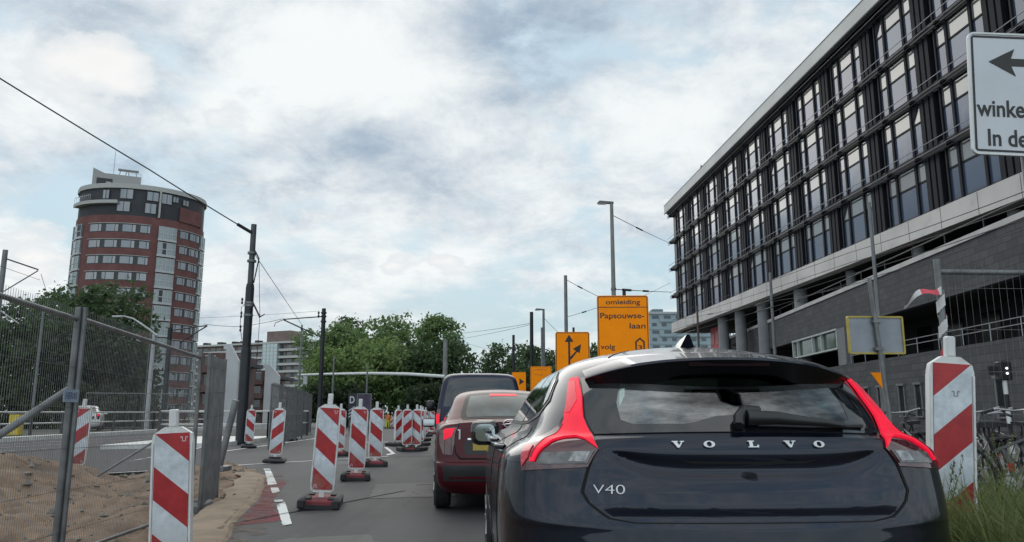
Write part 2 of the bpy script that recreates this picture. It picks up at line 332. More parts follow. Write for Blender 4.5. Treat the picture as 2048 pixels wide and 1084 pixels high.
def strip(p,q,wd,m=None,z=.008,amt=.008):
    p=Vector((*p,0)); q=Vector((*q,0)); n=(q-p).normalized().cross(Vector((0,0,1)))*wd/2
    return sheet('road_marking',[(p-n)[:2],(q-n)[:2],(q+n)[:2],(p+n)[:2]],z,m or WPAINT,4)
paint(px_poly([(529,940),(541,940),(554,969),(536,971)])); paint(px_poly([(541,976),(557,976),(559,985),(544,987)])); paint(px_poly([(549,1001),(565,1000),(567,1004),(549,1005)]))
paint(px_poly([(553,1011),(570,1005),(584,1049),(565,1053)])); paint(px_poly([(527,938),(540,938),(541,942),(529,942)]))
paint(px_poly([(768,895),(775,895),(791,908),(775,911),(772,909),(783,907)]))
SPILL=paintmat('spilled_sand',(.20,.145,.10),.44,(.8,))
sheet('sand_spill',[(edge_x(4.7+.25*i)+.02,4.7+.25*i) for i in range(42)]+[(edge_x(15-.25*i)+.42+.18*noise.noise((i*.4,2,1)),15-.25*i) for i in range(41)],.012,SPILL,0)
TAR=paintmat('tar_seam',(.012,.012,.013),.22)
strip((-2.95,8.0),(-1.55,11.6),.035,TAR); strip((-4.6,19.5),(-1.9,20.8),.05,TAR,.0076); strip((-1.5,12.5),(-.55,12.9),.04,TAR,.0077)
sheet('road_patch',ragged([(-1.9,10.6),(-.75,10.9),(-.95,13.0),(-2.15,12.7)],.05,8),.0042,PATCH,0); sheet('road_patch',ragged([(-4.3,17.2),(-3.2,17.5),(-3.4,18.8),(-4.4,18.6)],.05,9),.0042,ASPH2,0)
strip((-6.1,16.9),(-3.2,20.6),.12); strip((-8.4,22.6),(-8.55,34),.13); strip((-8.55,34),(-9.9,46),.13)
strip((-5.55,30.2),(-4.75,30.4),.35)
strip((-7.55,14.9),(-6.6,16.05),.10); strip((-16.8,23.5),(-14.8,38),.11,WPAINT2); strip((-15.6,21.0),(-11.6,38),.09,WPAINT2)
strip((-9.2,20.5),(-10.9,31),.10); strip((-17.9,27.5),(-17.2,44),.10,WPAINT2); strip((-8.9,18.6),(-9.5,22.4),.12,WPAINT2)
for b in range(50,120,8): strip(lane(-.35,b)[:2],lane(-.35,b+3)[:2],.12)
# kerb and verge on the right
CONC=mat('kerb_concrete',(.30,.295,.285),.8,var=.2,scale=3,bump=.3,dirt=((.14,.135,.12),2.5,.5,.6))
PAVE=mat('paving_slabs',(.11,.107,.104),.85,var=.2,scale=2,bump=.3,dirt=((.065,.065,.06),.8,.5,.6))
kb=MB(lambda a,b,z:lane(a,b,z))
for i in range(60): kb.box(KERB+.002,KERB+.16,-6+2.0*i+.006,-4+2.0*i-.006,-.3,.13)
tag(kb.build('kerb',CONC),kind='structure')
p1=[lane(KERB+.17,b)[:2] for b in (-6,40,60,80,110)]+[lane(40,110)[:2],lane(30,-6)[:2]]
sheet('pavement',p1,.10,PAVE)
sheet('verge',[lane(KERB+.18,b)[:2] for b in (-4,12)]+[lane(6.4,12)[:2],lane(6.4,-4)[:2]],.20,mat('verge_soil',(.075,.065,.045),.95,var=.3,scale=2,bump=.8,bscale=20),0)
# kerb of the far street on the left, tram platform
kb=MB()
for i in range(26):
    y0=18+i*2.0; x=-19.45-.04*(y0-30)*(1 if y0>30 else 0); x2=-19.45-.04*(y0-28)*(1 if y0>28 else 0)
    kb.add([(x-.5,y0+.01,-.3),(x,y0+.01,-.3),(x2,y0+1.99,-.3),(x2-.5,y0+1.99,-.3),(x-.5,y0+.01,.17),(x,y0+.01,.17),(x2,y0+1.99,.17),(x2-.5,y0+1.99,.17)],[(3,2,1,0),(4,5,6,7),(0,1,5,4),(1,2,6,5),(2,3,7,6),(3,0,4,7)])
WCONC=mat('pale_kerb_stone',(.62,.61,.58),.75,var=.12,scale=2,dirt=((.35,.34,.32),1.5,.5,.5))
tag(kb.build('far_kerb',WCONC),kind='structure')
sheet('far_footpath',[(-19.9,16),(-19.9,30),(-20.9,58),(-60,58),(-60,16)],.10,mat('dark_soil',(.05,.052,.038),.95,var=.3,scale=.6,bump=.6))
sheet('far_ballast',[(-13.4,34.5),(-9.9,34.5),(-13.0,80),(-19.8,80)],.012,mat('dark_ballast',(.06,.058,.055),.95,var=.3,scale=3,bump=.8,bscale=18))
pb=MB(); pb.prism([(-12.6,24.3),(-9.55,26.0),(-9.9,33.5),(-13.3,33.0)],-.2,.14,'z')
tag(pb.build('tram_platform',WCONC),kind='structure')
# sand
def sand_z(x,y):
    d=edge_x(min(y,15.6))-x
    base=-.13+.05*noise.noise((x*.5,y*.5,2.0))
    heap=.62*math.exp(-((y-12.2)/2.0)**2)*(1/(1+math.exp((x+6.9)*3.0)))
    heap+=.20*math.exp(-((y-8.6)/2.2)**2-((x+7.5)/2.6)**2)
    hump=.22*math.exp(-((y-15.4)/1.3)**2-((x+5.7)/1.0)**2)+.13*math.exp(-((y-12.0)/1.2)**2-((x+4.9)/.5)**2)+.10*math.exp(-((y-9.4)/.8)**2-((x+4.2)/.3)**2)
    z=base+heap+hump
    r=.10*noise.noise((x*1.3,y*1.3,5))+.060*noise.noise((x*3.6,y*3.6,1))+.040*abs(noise.noise((x*8,y*8,3)))+.026*noise.noise((x*18,y*18,6))
    rut=-.05*max(0,noise.noise((x*2.2,y*2.2,9))-.25)*4
    z+=r+rut
    k=max(0,min(1,(d-.02)/.55)); k=k*k*(3-2*k)
    z=.022*(1-k)+z*k+.012*(1-k)*noise.noise((x*8,y*8,2))
    t=max(0,min(1,(y-14.2)/1.3)); 
    if x<-6.9: z=z*(1-t)-.10*t
    if d<-.02: z=-.3
    return z
sb=MB(); nx,ny=250,250; X0,X1,Y0,Y1=-17.0,-1.0,1.5,17.0
def sy(j): t=j/ny; return Y0+(Y1-Y0)*(t**1.35)
for j in range(ny+1):
    y=sy(j)
    xr=edge_x(min(y,15.6)) if y<15.6 else edge_x(15.6)-(y-15.6)*1.0
    for i in range(nx+1):
        t=i/nx; x=xr+.10+(X0-xr-.10)*(t**1.5)
        sb.v.append((x,y,sand_z(x,y) if i else -.02))
for j in range(ny):
    for i in range(nx): sb.f.append((j*(nx+1)+i,j*(nx+1)+i+1,(j+1)*(nx+1)+i+1,(j+1)*(nx+1)+i)); sb.m.append(0)
SAND=mat('building_sand',(.175,.115,.075),.95,var=.28,scale=1.6,bump=.55,bscale=26,dirt=((.085,.058,.040),2.1,.47,.85))
tag(sb.build('sand_bed',SAND,smooth=50),kind='structure')
# pale dusty strip of gravel along the cut edge of the road
gb=MB(); nseg=90
for i in range(nseg+1):
    y=4.6+10.4*i/nseg; xe=edge_x(y)
    wv=.50+.14*noise.noise((y*.9,3,1)); 
    for j in range(6):
        t=j/5; x=xe+.05*noise.noise((y*1.1,1,8))+.10-t*wv; gb.v.append((x,y,(.010+.022*math.sin(PI*min(1,t*1.0)))+.008*noise.noise((x*7,y*7,3)) if j else .002))
for i in range(nseg):
    for j in range(5): gb.f.append((i*6+j,i*6+j+1,(i+1)*6+j+1,(i+1)*6+j)); gb.m.append(0)
tag(gb.build('sand_edge',mat('pale_dry_sand',(.22,.165,.115),.95,var=.2,scale=2.2,bump=.5,bscale=60,dirt=((.17,.14,.11),3.0,.55,.6)),smooth=60),kind='structure')
# lumps and stones in the sand
rnd=random.Random(4); cb=MB()
for i in range(1500):
    y=5+11*rnd.random()**.8; x=edge_x(min(y,15.6))-.25-rnd.random()**1.6*7
    r=.010+.075*rnd.random()**6; z=sand_z(x,y)
    vs=[]; 
    for (a,b,c_) in [(1,0,0),(-1,0,0),(0,1,0),(0,-1,0),(0,0,.7),(0,0,-.7)]:
        q=.7+.6*rnd.random(); vs.append((x+a*r*q,y+b*r*q,z+r*.2+c_*r*q))
    cb.add(vs,[(0,2,4),(2,1,4),(1,3,4),(3,0,4),(2,0,5),(1,2,5),(3,1,5),(0,3,5)])
o=cb.build('rubble',mat('grey_rubble',(.17,.145,.115),.9,var=.3,scale=8,island=.4)); tag(o,'loose stones and clods scattered over the dug sand','rubble',kind='stuff')
# ------------------------------------------------------------------ vehicles: a body is a stack of rings
def _cat(a,b,c,d,t): return b+0.5*t*(c-a+t*(2*a-5*b+4*c-d+t*(3*(b-c)+d-a)))
def lvl(L,v):
    n=len(L); v=max(0.0,min(n-1.0,v)); i=min(int(v),n-2); t=v-i
    return [_cat(a,b,c,d,t) for a,b,c,d in zip(L[max(i-1,0)],L[i],L[i+1],L[min(i+2,n-1)])]
class Shell:
    def __init__(s,L,disp=None): s.L=L; s.n=len(L)-1; s.disp=disp
    def P(s,u,v):
        zr,zs,zf,Y0,W,Lr,n,Yf,Lf=lvl(s.L,v); W=max(W,0)*.985; sg=-1 if u<0 else 1; a=abs(u)
        if a<=1:
            t=a*PI/2; e=2.0/n; x=W*math.sin(t)**e; y=Y0+Lr*(1-max(math.cos(t),0)**e); k=a*a*(3-2*a); z=zr+(zs-zr)*k
        elif a<=2:
            k=a-1; y=(Y0+Lr)*(1-k)+(Yf-Lf)*k; x=W; z=zs
        else:
            t=(3-a)*PI/2; e=2.0/2.6; x=W*max(math.sin(t),0)**e; y=Yf-Lf*(1-max(math.cos(t),0)**e); k=a-2; k=k*k*(3-2*k); z=zs+(zf-zs)*k
        if s.disp: y+=s.disp(u,v)
        return Vector((sg*x,y,z))
    def Nm(s,u,v):
        e=.012; a=s.P(u+e,v)-s.P(u-e,v); b=s.P(u,min(s.n,v+e*3))-s.P(u,max(0,v-e*3)); n=a.cross(b)
        return n.normalized() if n.length>1e-12 else Vector((0,0,1))
    def at(s,u,v,o=0): return s.P(u,v)+s.Nm(u,v)*o
    def body(s,name,m,parent,cut=None,nu=(22,26,12),nv=4):
        us=[i/nu[0] for i in range(nu[0])]+[1+i/nu[1] for i in range(nu[1])]+[2+i/nu[2] for i in range(nu[2]+1)]
        us=[-u for u in us[:0:-1]]+us; vs=[i/nv for i in range(s.n*nv+1)]
        bm=bmesh.new(); g=[[bm.verts.new(s.P(u,v)) for u in us] for v in vs]
        for j in range(len(vs)-1):
            for i in range(len(us)-1):
                uc=(us[i]+us[i+1])/2; vc=(vs[j]+vs[j+1])/2
                if cut and cut(uc,vc): continue
                bm.faces.new((g[j][i],g[j][i+1],g[j+1][i+1],g[j+1][i]))
        bmesh.ops.remove_doubles(bm,verts=bm.verts[:],dist=1e-4)
        me=bpy.data.meshes.new(name); bm.to_mesh(me); bm.free(); me.materials.append(m); shade(me,50)
        o=bpy.data.objects.new(name,me); C.objects.link(o); o.parent=parent; return o
    def patch(s,name,polys,off,m,parent,du=.05,dv=.3,rim=.006,mirror=False,smooth_deg=40):
        if not isinstance(polys[0][0],(tuple,list)): polys=[polys]
        if mirror: polys=[[(-u,v) for u,v in p] for p in polys]
        out=bmesh.new()
        for poly in polys:
            ar=sum(p[0]*q[1]-q[0]*p[1] for p,q in zip(poly,poly[1:]+poly[:1]))
            if ar<0: poly=poly[::-1]
            bm=bmesh.new(); fc=bm.faces.new([bm.verts.new((u,v,0)) for u,v in poly]); fc.normal_update(); bmesh.ops.triangulate(bm,faces=bm.faces[:])
            for ax,d in ((0,du),(1,dv)):
                lo=min(p[ax] for p in poly); hi=max(p[ax] for p in poly); k=math.floor(lo/d)*d+d*.37
                no=(1,0,0) if ax==0 else (0,1,0)
                while k<hi:
                    if k>lo: bmesh.ops.bisect_plane(bm,geom=bm.verts[:]+bm.edges[:]+bm.faces[:],plane_co=(k,k,0),plane_no=no)
                    k+=d
            bmesh.ops.remove_doubles(bm,verts=bm.verts[:],dist=1e-5)
            be=[e for e in bm.edges if len(e.link_faces)==1]
            r=bmesh.ops.extrude_edge_only(bm,edges=be); new={v for v in r['geom'] if isinstance(v,bmesh.types.BMVert)}
            for v in bm.verts:
                o=off-rim if v in new else off; v.co=s.at(v.co.x,v.co.y,o)
            me=bpy.data.meshes.new('x'); bm.to_mesh(me); bm.free(); out.from_mesh(me); bpy.data.meshes.remove(me)
        bmesh.ops.remove_doubles(out,verts=out.verts[:],dist=2e-5)
        me=bpy.data.meshes.new(name); out.to_mesh(me); out.free(); me.materials.append(m); shade(me,smooth_deg)
        o=bpy.data.objects.new(name,me); C.objects.link(o); o.parent=parent; return o
def paintcar(name,col,metal=.5,rough=.35,coat=.4):
    m=mat(name,col,rough,metal,.15,3.0,coat=coat,spec=.22,dirt=(tuple(c*1.6+.003 for c in col),5.0,.5,.35)); return m
RUBBER=mat('tyre_rubber',(.016,.016,.017),.85,var=.3,scale=12); ALLOY=mat('alloy_rim',(.30,.30,.31),.35,.9); BLACKP=mat('black_plastic',(.012,.012,.013),.45,var=.2); GLOSSB=mat('gloss_black',(.006,.006,.007),.06,spec=.6,coat=.6)
DGLASS=mat('dark_car_glass',(.010,.013,.014),.03,spec=.8,coat=1.0); CHROME=mat('chrome_trim',(.62,.62,.64),.18,1.0); WHITEP=mat('white_letter_metal',(.58,.58,.58),.35,.35)
REDON=mat('lit_brake_lamp',(.28,.003,.010),.4,emit=(1.0,.010,.050),es=.52,coat=.06,spec=.3,var=.35,scale=16); REDUP=mat('lit_red_lens',(.24,.010,.018),.35,emit=(1.0,.03,.08),es=.34,coat=.08,var=.4,scale=14); REDOFF=mat('dark_red_lens',(.060,.003,.006),.10,coat=1.0); REDMID=mat('red_lens',(.30,.010,.02),.12,coat=1.0,emit=(1,.02,.05),es=.12)
CLEARL=mat('clear_lens',(.105,.10,.10),.15,coat=.5,var=.45,scale=30); CLEARB=mat('bright_lens',(.24,.24,.24),.12,coat=.5,var=.5,scale=40); SEATF=mat('seat_fabric',(.02,.02,.022),.9)
CARGLASS=glassmat('rear_window_glass',(.30,.42,.38),.46,1.5); INNER=mat('cabin_dark',(.012,.012,.013),.9)
def wheel(parent,x,y,r=.315,wd=.2):
    s=1 if x>0 else -1
    t=MB(); t.lathe([(r*.62,-wd/2),(r*.9,-wd/2),(r,-wd*.36),(r,wd*.36),(r*.9,wd/2),(r*.62,wd/2)],28,(0,0,0),'x')
    o=t.build('tyre',RUBBER,parent,40); o.location=(x-s*wd/2,y,r)
    q=MB(); q.lathe([(r*.61,-wd*.3),(r*.61,wd*.44),(r*.56,wd*.40),(r*.50,wd*.2),(r*.16,wd*.3),(.02,wd*.36)],28,(0,0,0),'x')
    for k in range(5):
        a=2*PI*k/5; c,n=math.cos(a),math.sin(a)
        q.tube([(wd*.36,c*r*.1,n*r*.1),(wd*.42,c*r*.56,n*r*.56)],[.035,.028],6)
    o=q.build('rim',ALLOY,parent,40); o.location=(x-s*wd/2,y,r); o.scale.x=s
# ---- black hatchback
HATCH=[(.20,.20,.22,.10,.80,.45,3.0,4.25,.5),(.30,.30,.30,.03,.87,.50,3.0,4.34,.6),(.45,.45,.45,.00,.89,.50,2.7,4.37,.65),(.60,.60,.60,.00,.90,.50,2.6,4.36,.7),(.70,.70,.70,.008,.905,.50,2.6,4.31,.75),
(.74,.74,.76,.015,.905,.48,2.6,4.20,.8),(.85,.85,.86,.042,.90,.46,2.6,3.95,.8),(.95,.95,.93,.06,.88,.44,2.6,3.55,.7),(1.02,.995,.97,.09,.825,.42,2.7,3.25,.6),(1.05,1.03,1.00,.12,.765,.40,2.7,3.12,.6),
(1.15,1.13,1.10,.205,.715,.38,2.7,2.85,.6),(1.25,1.23,1.20,.295,.665,.38,2.6,2.58,.6),(1.315,1.305,1.29,.375,.61,.38,2.5,2.33,.6),(1.36,1.345,1.34,.47,.54,.38,2.4,2.13,.5),(1.39,1.375,1.375,.62,.44,.34,2.3,1.95,.4),
(1.417,1.405,1.405,.80,.30,.25,2.2,1.78,.3),(1.431,1.426,1.42,1.0,.13,.14,2.0,1.6,.2),(1.435,1.435,1.425,1.14,.0,.05,2.0,1.45,.1)]
def sst(x,a,b): t=max(0,min(1,(x-a)/(b-a))); return t*t*(3-2*t)
def hdisp(u,v):
    a=abs(u)
    vb=6.25+1.15*(a/.36)**4
    rec=.022*sst(v,vb,vb+.35)*(1-sst(v,vb+.3,7.55))*(1-sst(a,.27,.36)) if vb<7.3 else 0
    h=-.010*sst(v,5.15,5.6)*(1-sst(v,5.9,6.5))*(1-sst(a,.3,.42))
    ledge=-.012*sst(v,4.2,4.7)*(1-sst(v,4.78,5.0))*(1-sst(a,.7,.95))
    return rec+h
def black_hatchback():
    car=thing('parked_car','x','car',(.858,2.8,0),R(2.87)); car.name='hatchback_car'
    tag(car,'black five door hatchback with tall curved brake lights stopped directly ahead','car')
    sh=Shell(HATCH,hdisp)
    P=paintcar('black_blue_paint',(.006,.0085,.019),.8,.34,coat=.7)
    cut=lambda u,v:(abs(u)<.395 and 9.22<v<11.4) or (abs(u)>2.3 and 9.6<v<12.8)
    sh.body('body',P,car,cut,nu=(34,30,12),nv=6)
    gap=mat('panel_gap',(.002,.002,.002),.9)
    seam=[(0,5.03),(.25,5.03),(.32,5.18),(.385,5.62),(.405,5.9),(.372,7.5)]
    full=seam+[(.44,8.85)]
    def sym(h): return h+[(-u,v) for u,v in h[::-1] if abs(u)>1e-6]
    # dark gap around the tailgate, then the tailgate skin inside it
    ring_o=[(0,4.98),(.253,4.98),(.327,5.13),(.395,5.60),(.417,5.9),(.383,7.5),(.372,7.5),(.405,5.9),(.385,5.62),(.32,5.18),(.25,5.03),(0,5.03)]
    sh.patch('tailgate_gap',ring_o,.0025,gap,car,.04,.2,.004); sh.patch('tailgate_gap',ring_o,.0025,gap,car,.04,.2,.004,True)
    th=[(0,5.07),(.245,5.07),(.312,5.22),(.375,5.66),(.396,5.92),(.364,7.5),(.43,8.82),(.0,8.88)]
    tg=sh.patch('tailgate',[th,[(-u,v) for u,v in th]],.003,P,car,.018,.09,.003)
    # handle recess line above the plate
    sh.patch('tailgate_handle',sym([(0,6.86),(.10,6.88),(.125,7.02),(.10,6.97),(0,6.95)]),.006,gap,tg,.03,.2,.002)
    # rear window: black printed border and the clear field inside it
    outer=[(0,8.97),(.436,8.93),(.505,9.65),(.545,10.4),(.612,11.25),(.0,11.6)]
    inner=[(0,9.62),(.035,9.58),(.075,9.42),(.115,9.32),(.285,9.34),(.335,9.5),(.362,10.1),(.365,10.75),(.33,11.1),(0,11.2)]
    fr=outer[:-1]+[(0,11.6)]+inner[::-1]
    rw=sh.patch('rear_window',[fr,[(-u,v) for u,v in fr]],.005,GLOSSB,car,.04,.25,.006)
    sh.patch('window_glass',[inner,[(-u,v) for u,v in inner]],.0035,CARGLASS,rw,.04,.25,.001)
    ws=[(2.25,9.5),(2.99,9.5),(2.99,12.9),(2.3,12.9)]
    sh.patch('windscreen',[ws,[(-u,v) for u,v in ws]],.004,glassmat('windscreen_glass',(.72,.80,.77),.02,1.3),car,.08,.3,.002)
    # spoiler
    xs=[-.545+.545*2*i/36 for i in range(37)]; vs=[];fs=[]
    for x in xs:
        t=abs(x)/.545; e=t**4
        zt=1.332-.046*t**2.2-.022*e; yt=.235+.13*t**2.3+.02*e; thk=.070+.006*t-.055*t**12; notch=.022*sst(t,.34,.52)*(1-sst(t,.93,1))
        top_f=(x*.985,yt+.26-.10*t*t,1.352+.018*(1-t*t)-.030*t**2.2-.02*e); top_r=(x,yt,zt); top_r2=(x,yt-.010,zt-.010)
        bot_r=(x*.995,yt+.022,zt-thk-notch+.008); bot_f=(x*.97,yt+.19,zt-thk-.002-notch*.5)
        vs+=[top_f,top_r,top_r2,bot_r,bot_f]
    for i in range(36):
        a=i*5;b=a+5
        for j in range(4): fs.append((a+j,b+j,b+j+1,a+j+1))
        fs.append((a+4,b+4,b,a))
    fs+=[(0,1,2,3,4),tuple(36*5+j for j in (4,3,2,1,0))]
    m=MB(); m.add(vs,fs)
    for i in range(36): m.m[i*5+2]=1; m.m[i*5+3]=1; m.m[i*5+1]=0
    sp=m.build('spoiler',[P,mat('spoiler_shade_black',(.004,.004,.005),.25,spec=.3)],car,35)  # body-coloured spoiler: rear and underside painted black for shade
    b=MB(); b.box(-.16,.16,.234,.25,1.298,1.312); b.build('high_brake_lamp',mat('dark_brake_bar',(.010,.002,.003),.6,spec=.1),sp)
    # lamps
    house=[(.622,11.2),(.700,11.2),(.655,10.2),(.634,9.5),(.70,9.2),(.80,8.75),(.815,8.4),(.77,7.8),(.735,7.2),(.70,6.5),(.395,6.72),(.369,7.53),(.44,8.82),(.51,9.6),(.55,10.4)]
    bright=[(.622,11.2),(.690,11.15),(.648,10.2),(.627,9.5),(.64,9.15),(.672,8.7),(.672,7.7),(.655,6.85),(.630,6.85),(.620,7.5),(.603,8.05),(.565,8.5),(.512,8.62),(.44,8.15),(.372,7.53),(.443,8.82),(.513,9.6),(.553,10.4)]
    upper=[(.632,11.0),(.682,10.95),(.645,10.2),(.625,9.75),(.598,9.75),(.572,10.2)]; rib=[(.655,7.0),(.662,7.6),(.664,8.6),(.645,9.0),(.628,9.35),(.622,9.35),(.640,8.95),(.658,8.55),(.656,7.6),(.649,7.0)]
    clear=[(.398,6.84),(.383,7.4),(.60,7.25),(.605,6.76)]; rear=[(.70,6.65),(.735,7.2),(.765,7.8),(.70,7.75),(.675,7.0)]
    for mi in (False,True):
        h=sh.patch('tail_lamp',house,.008,REDOFF,car,.012,.12,.012,mi)
        sh.patch('brake_light',bright,.017,REDON,h,.012,.12,.009,mi); sh.patch('lamp_lens',upper,.0195,REDUP,h,.012,.12,.003,mi); sh.patch('lamp_rib',rib,.0195,REDOFF,h,.012,.12,.003,mi); sh.patch('turn_signal',clear,.014,CLEARL,h,.02,.15,.006,mi); sh.patch('reversing_light',[(.405,6.90),(.395,7.34),(.455,7.31),(.47,6.90)],.0165,CLEARB,h,.02,.15,.003,mi)
        sh.patch('side_lamp',rear,.013,REDMID,h,.012,.12,.006,mi)
        # side windows, door gaps and handles
        sw=[(.86,10.35),(1.0,9.75),(1.25,9.42),(1.5,9.32),(1.97,9.30),(1.97,9.8),(1.80,11.4),(1.62,11.9),(1.02,11.92),(.88,11.3)]
        sh.patch('window_surround',sw,.004,BLACKP,car,.06,.3,.006,mi)
        w1=[(.895,10.4),(1.01,9.95),(1.06,9.85),(1.02,11.78),(.96,11.72),(.905,11.2)]; w2=[(1.09,9.78),(1.26,9.54),(1.40,9.47),(1.35,11.78),(1.05,11.8)]; w3=[(1.43,9.46),(1.9,9.44),(1.9,9.9),(1.76,11.3),(1.6,11.78),(1.38,11.78)]
        for q in (w1,w2,w3): sh.patch('side_window',q,.007,DGLASS,car,.06,.3,.005,mi)
        for u0 in (1.06,1.42):
            sh.patch('door_gap',[(u0,2.0),(u0+.006,2.0),(u0+.006,9.3),(u0,9.3)],.0025,gap,car,.06,.3,.003,mi)
        s=-1 if mi else 1
        for u0 in (1.17,1.55):
            p=sh.P(s*u0,7.3); d=MB(); d.tube([(s*.0,-.11,0),(s*.032,-.08,.004),(s*.034,.06,.006),(0,.10,0)],.013,8); d.build('door_handle',P,car,50,p)
        mr=MB(); pts=[]
        mb=MB(); n=14
        prof=[(-.05,.70),(-.02,1.0),(.03,1.0),(.09,.80),(.12,.45)]
        vs=[];fs=[]
        for (yy,k) in prof:
            for i in range(n):
                t=2*PI*i/n; cx=abs(math.cos(t))**.55*(1 if math.cos(t)>0 else -1); cz=abs(math.sin(t))**.6*(1 if math.sin(t)>0 else -1)
                vs.append((s*.035+cx*.100*k,yy,cz*.086*k))
        for j in range(4):
            for i in range(n): fs.append((j*n+i,j*n+(i+1)%n,(j+1)*n+(i+1)%n,(j+1)*n+i))
        fs+=[tuple(range(n)),tuple(range(4*n,5*n))[::-1]]
        mb.add(vs,fs); mb.tube([(s*-.05,.03,-.05),(s*.03,.03,-.03)],.03,8)
        mo=mb.build('wing_mirror',GLOSSB,car,45,(s*.875,2.70,.985)); 
        g=MB(); g.add([((s*.035+math.copysign(abs(math.cos(t))**.55,math.cos(t))*.066),-.0525,math.copysign(abs(math.sin(t))**.6,math.sin(t))*.058) for t in [2*PI*i/20 for i in range(20)]],[tuple(range(20))])
        g.build('mirror_glass',mat('mirror_silver',(.42,.45,.46),.04,1.0,.05),mo)
        for y in (.83,3.46): wheel(car,s*.885,y,.318,.215)
    # fin aerial, roof gap lines
    f=MB(); vs=[(-.035,-.02,0),(.035,-.02,0),(.03,.17,0),(-.03,.17,0),(-.007,-.045,.062),(.007,-.045,.062),(.012,.06,.045),(-.012,.06,.045)]
    f.add(vs,[(3,2,1,0),(4,5,6,7),(0,1,5,4),(1,2,6,5),(2,3,7,6),(3,0,4,7)]); fa=f.build('roof_aerial',P,car,60,(0,.84,sh.P(0,15.1).z-.004))
    for sgn in (1,-1):
        sh.patch('roof_gap',[(.52*sgn,13.0),(.535*sgn,13.0),(.60*sgn,14.8),(.585*sgn,14.8)],.002,gap,car,.05,.3,.003)
    # wiper
    pw=sh.at(.012,9.1,.022); a=MB(); Q=lambda u,v,o=.03:tuple(sh.at(u,v,o))
    a.tube([Q(-.005,9.03),Q(-.002,9.35),Q(.004,9.62),Q(.03,9.60)],[.020,.024,.022,.018],8)
    a.tube([Q(.004,9.36,.032),Q(.06,9.36),Q(.12,9.28),Q(.20,9.20),Q(.28,9.16,.02)],[.030,.026,.020,.014,.010],8); a.tube([Q(.02,9.2,.018),Q(.15,9.14,.018),Q(.37,9.22,.014)],.008,6)
    a.build('rear_wiper',BLACKP,car,50)
    # letters
    def serif(ch):
        if ch=='V': return [[(-.5,.5),(-.5,.38),(-.40,.36),(-.08,-.5),(.06,-.5),(.36,.36),(.47,.38),(.47,.5),(.14,.5),(.14,.38),(.24,.36),(.06,-.14),(-.11,.36),(.0,.38),(.0,.5)]]
        if ch=='L': return [[(-.42,.5),(-.42,.38),(-.30,.36),(-.30,-.36),(-.42,-.38),(-.42,-.5),(.42,-.5),(.42,-.12),(.32,-.12),(.26,-.36),(-.04,-.36),(-.04,.36),(.10,.38),(.10,.5)]]
        o=[]; n=24
        for h in (0,1):
            t=[PI*(i/n)+h*PI-PI/2 for i in range(n+1)]
            o.append([(.45*math.cos(x),.5*math.sin(x)) for x in t]+[(.20*math.cos(x),.37*math.sin(x)) for x in t[::-1]])
        return o
    for ch,u in zip('VOLVO',(-.131,-.060,.004,.068,.139)):
        c=sh.at(u,7.70,.006); n=sh.Nm(u,7.70); xx=Vector((0,0,1)).cross(-n).normalized()*-1
        xx=(sh.P(u+.01,7.7)-sh.P(u-.01,7.7)).normalized(); zz=n.cross(xx).normalized()*1
        if zz.z<0: zz=-zz
        m=MB(); sx,sz=.046,.026
        for poly in serif(ch):
            k=len(poly); vs=[c+xx*(p[0]*sx)+zz*(p[1]*sz) for p in poly]+[c+xx*(p[0]*sx)+zz*(p[1]*sz)+n*.006 for p in poly]
            m.add(vs,[tuple(range(k)),tuple(range(2*k-1,k-1,-1))]+[(i,(i+1)%k,k+(i+1)%k,k+i) for i in range(k)])
        m.build('letter',WHITEP,tg)
    vs,fs=text_mb('V40',.036,.006,(0,0,0),.112,-.012); m=MB(); m.add([(p[0],-p[1],p[2]) for p in vs],fs)
    vv=[]
    for (x,y,z) in m.v:
        uu=-.372+x*.86; vz=5.86+z*11.0; vv.append(sh.at(uu,vz,.008+y))
    m.v=[tuple(p) for p in vv]; m.build('model_badge',mat('satin_badge',(.42,.42,.43),.3,.8),tg)
    # cabin
    c=MB(); c.box(-.70,.70,.45,3.0,.55,.98); c.build('cabin_floor',INNER,car)
    st=MB()
    st.box(-.62,.62,.62,.78,.9,1.05,.03); st.build('rear_seat',SEATF,car,40)
    for x in (-.42,.42):
        st=MB(); st.box(x-.24,x+.24,1.85,1.98,.7,1.10,.05); st.box(x-.12,x+.12,1.83,1.93,1.12,1.27,.04); st.build('front_seat',SEATF,car,40)
    for x in (-.4,0,.4):
        st=MB(); st.box(x-.10,x+.10,.64,.73,1.045,1.10,.02); st.build('headrest',SEATF,car,40)
    # tail bumper plate
    bp=MB(); bp.box(-.26,.26,-.012,-.004,.42,.53); bp.build('number_plate',mat('yellow_plate',(.34,.235,.03),.5),car)
    return car
black_hatchback()
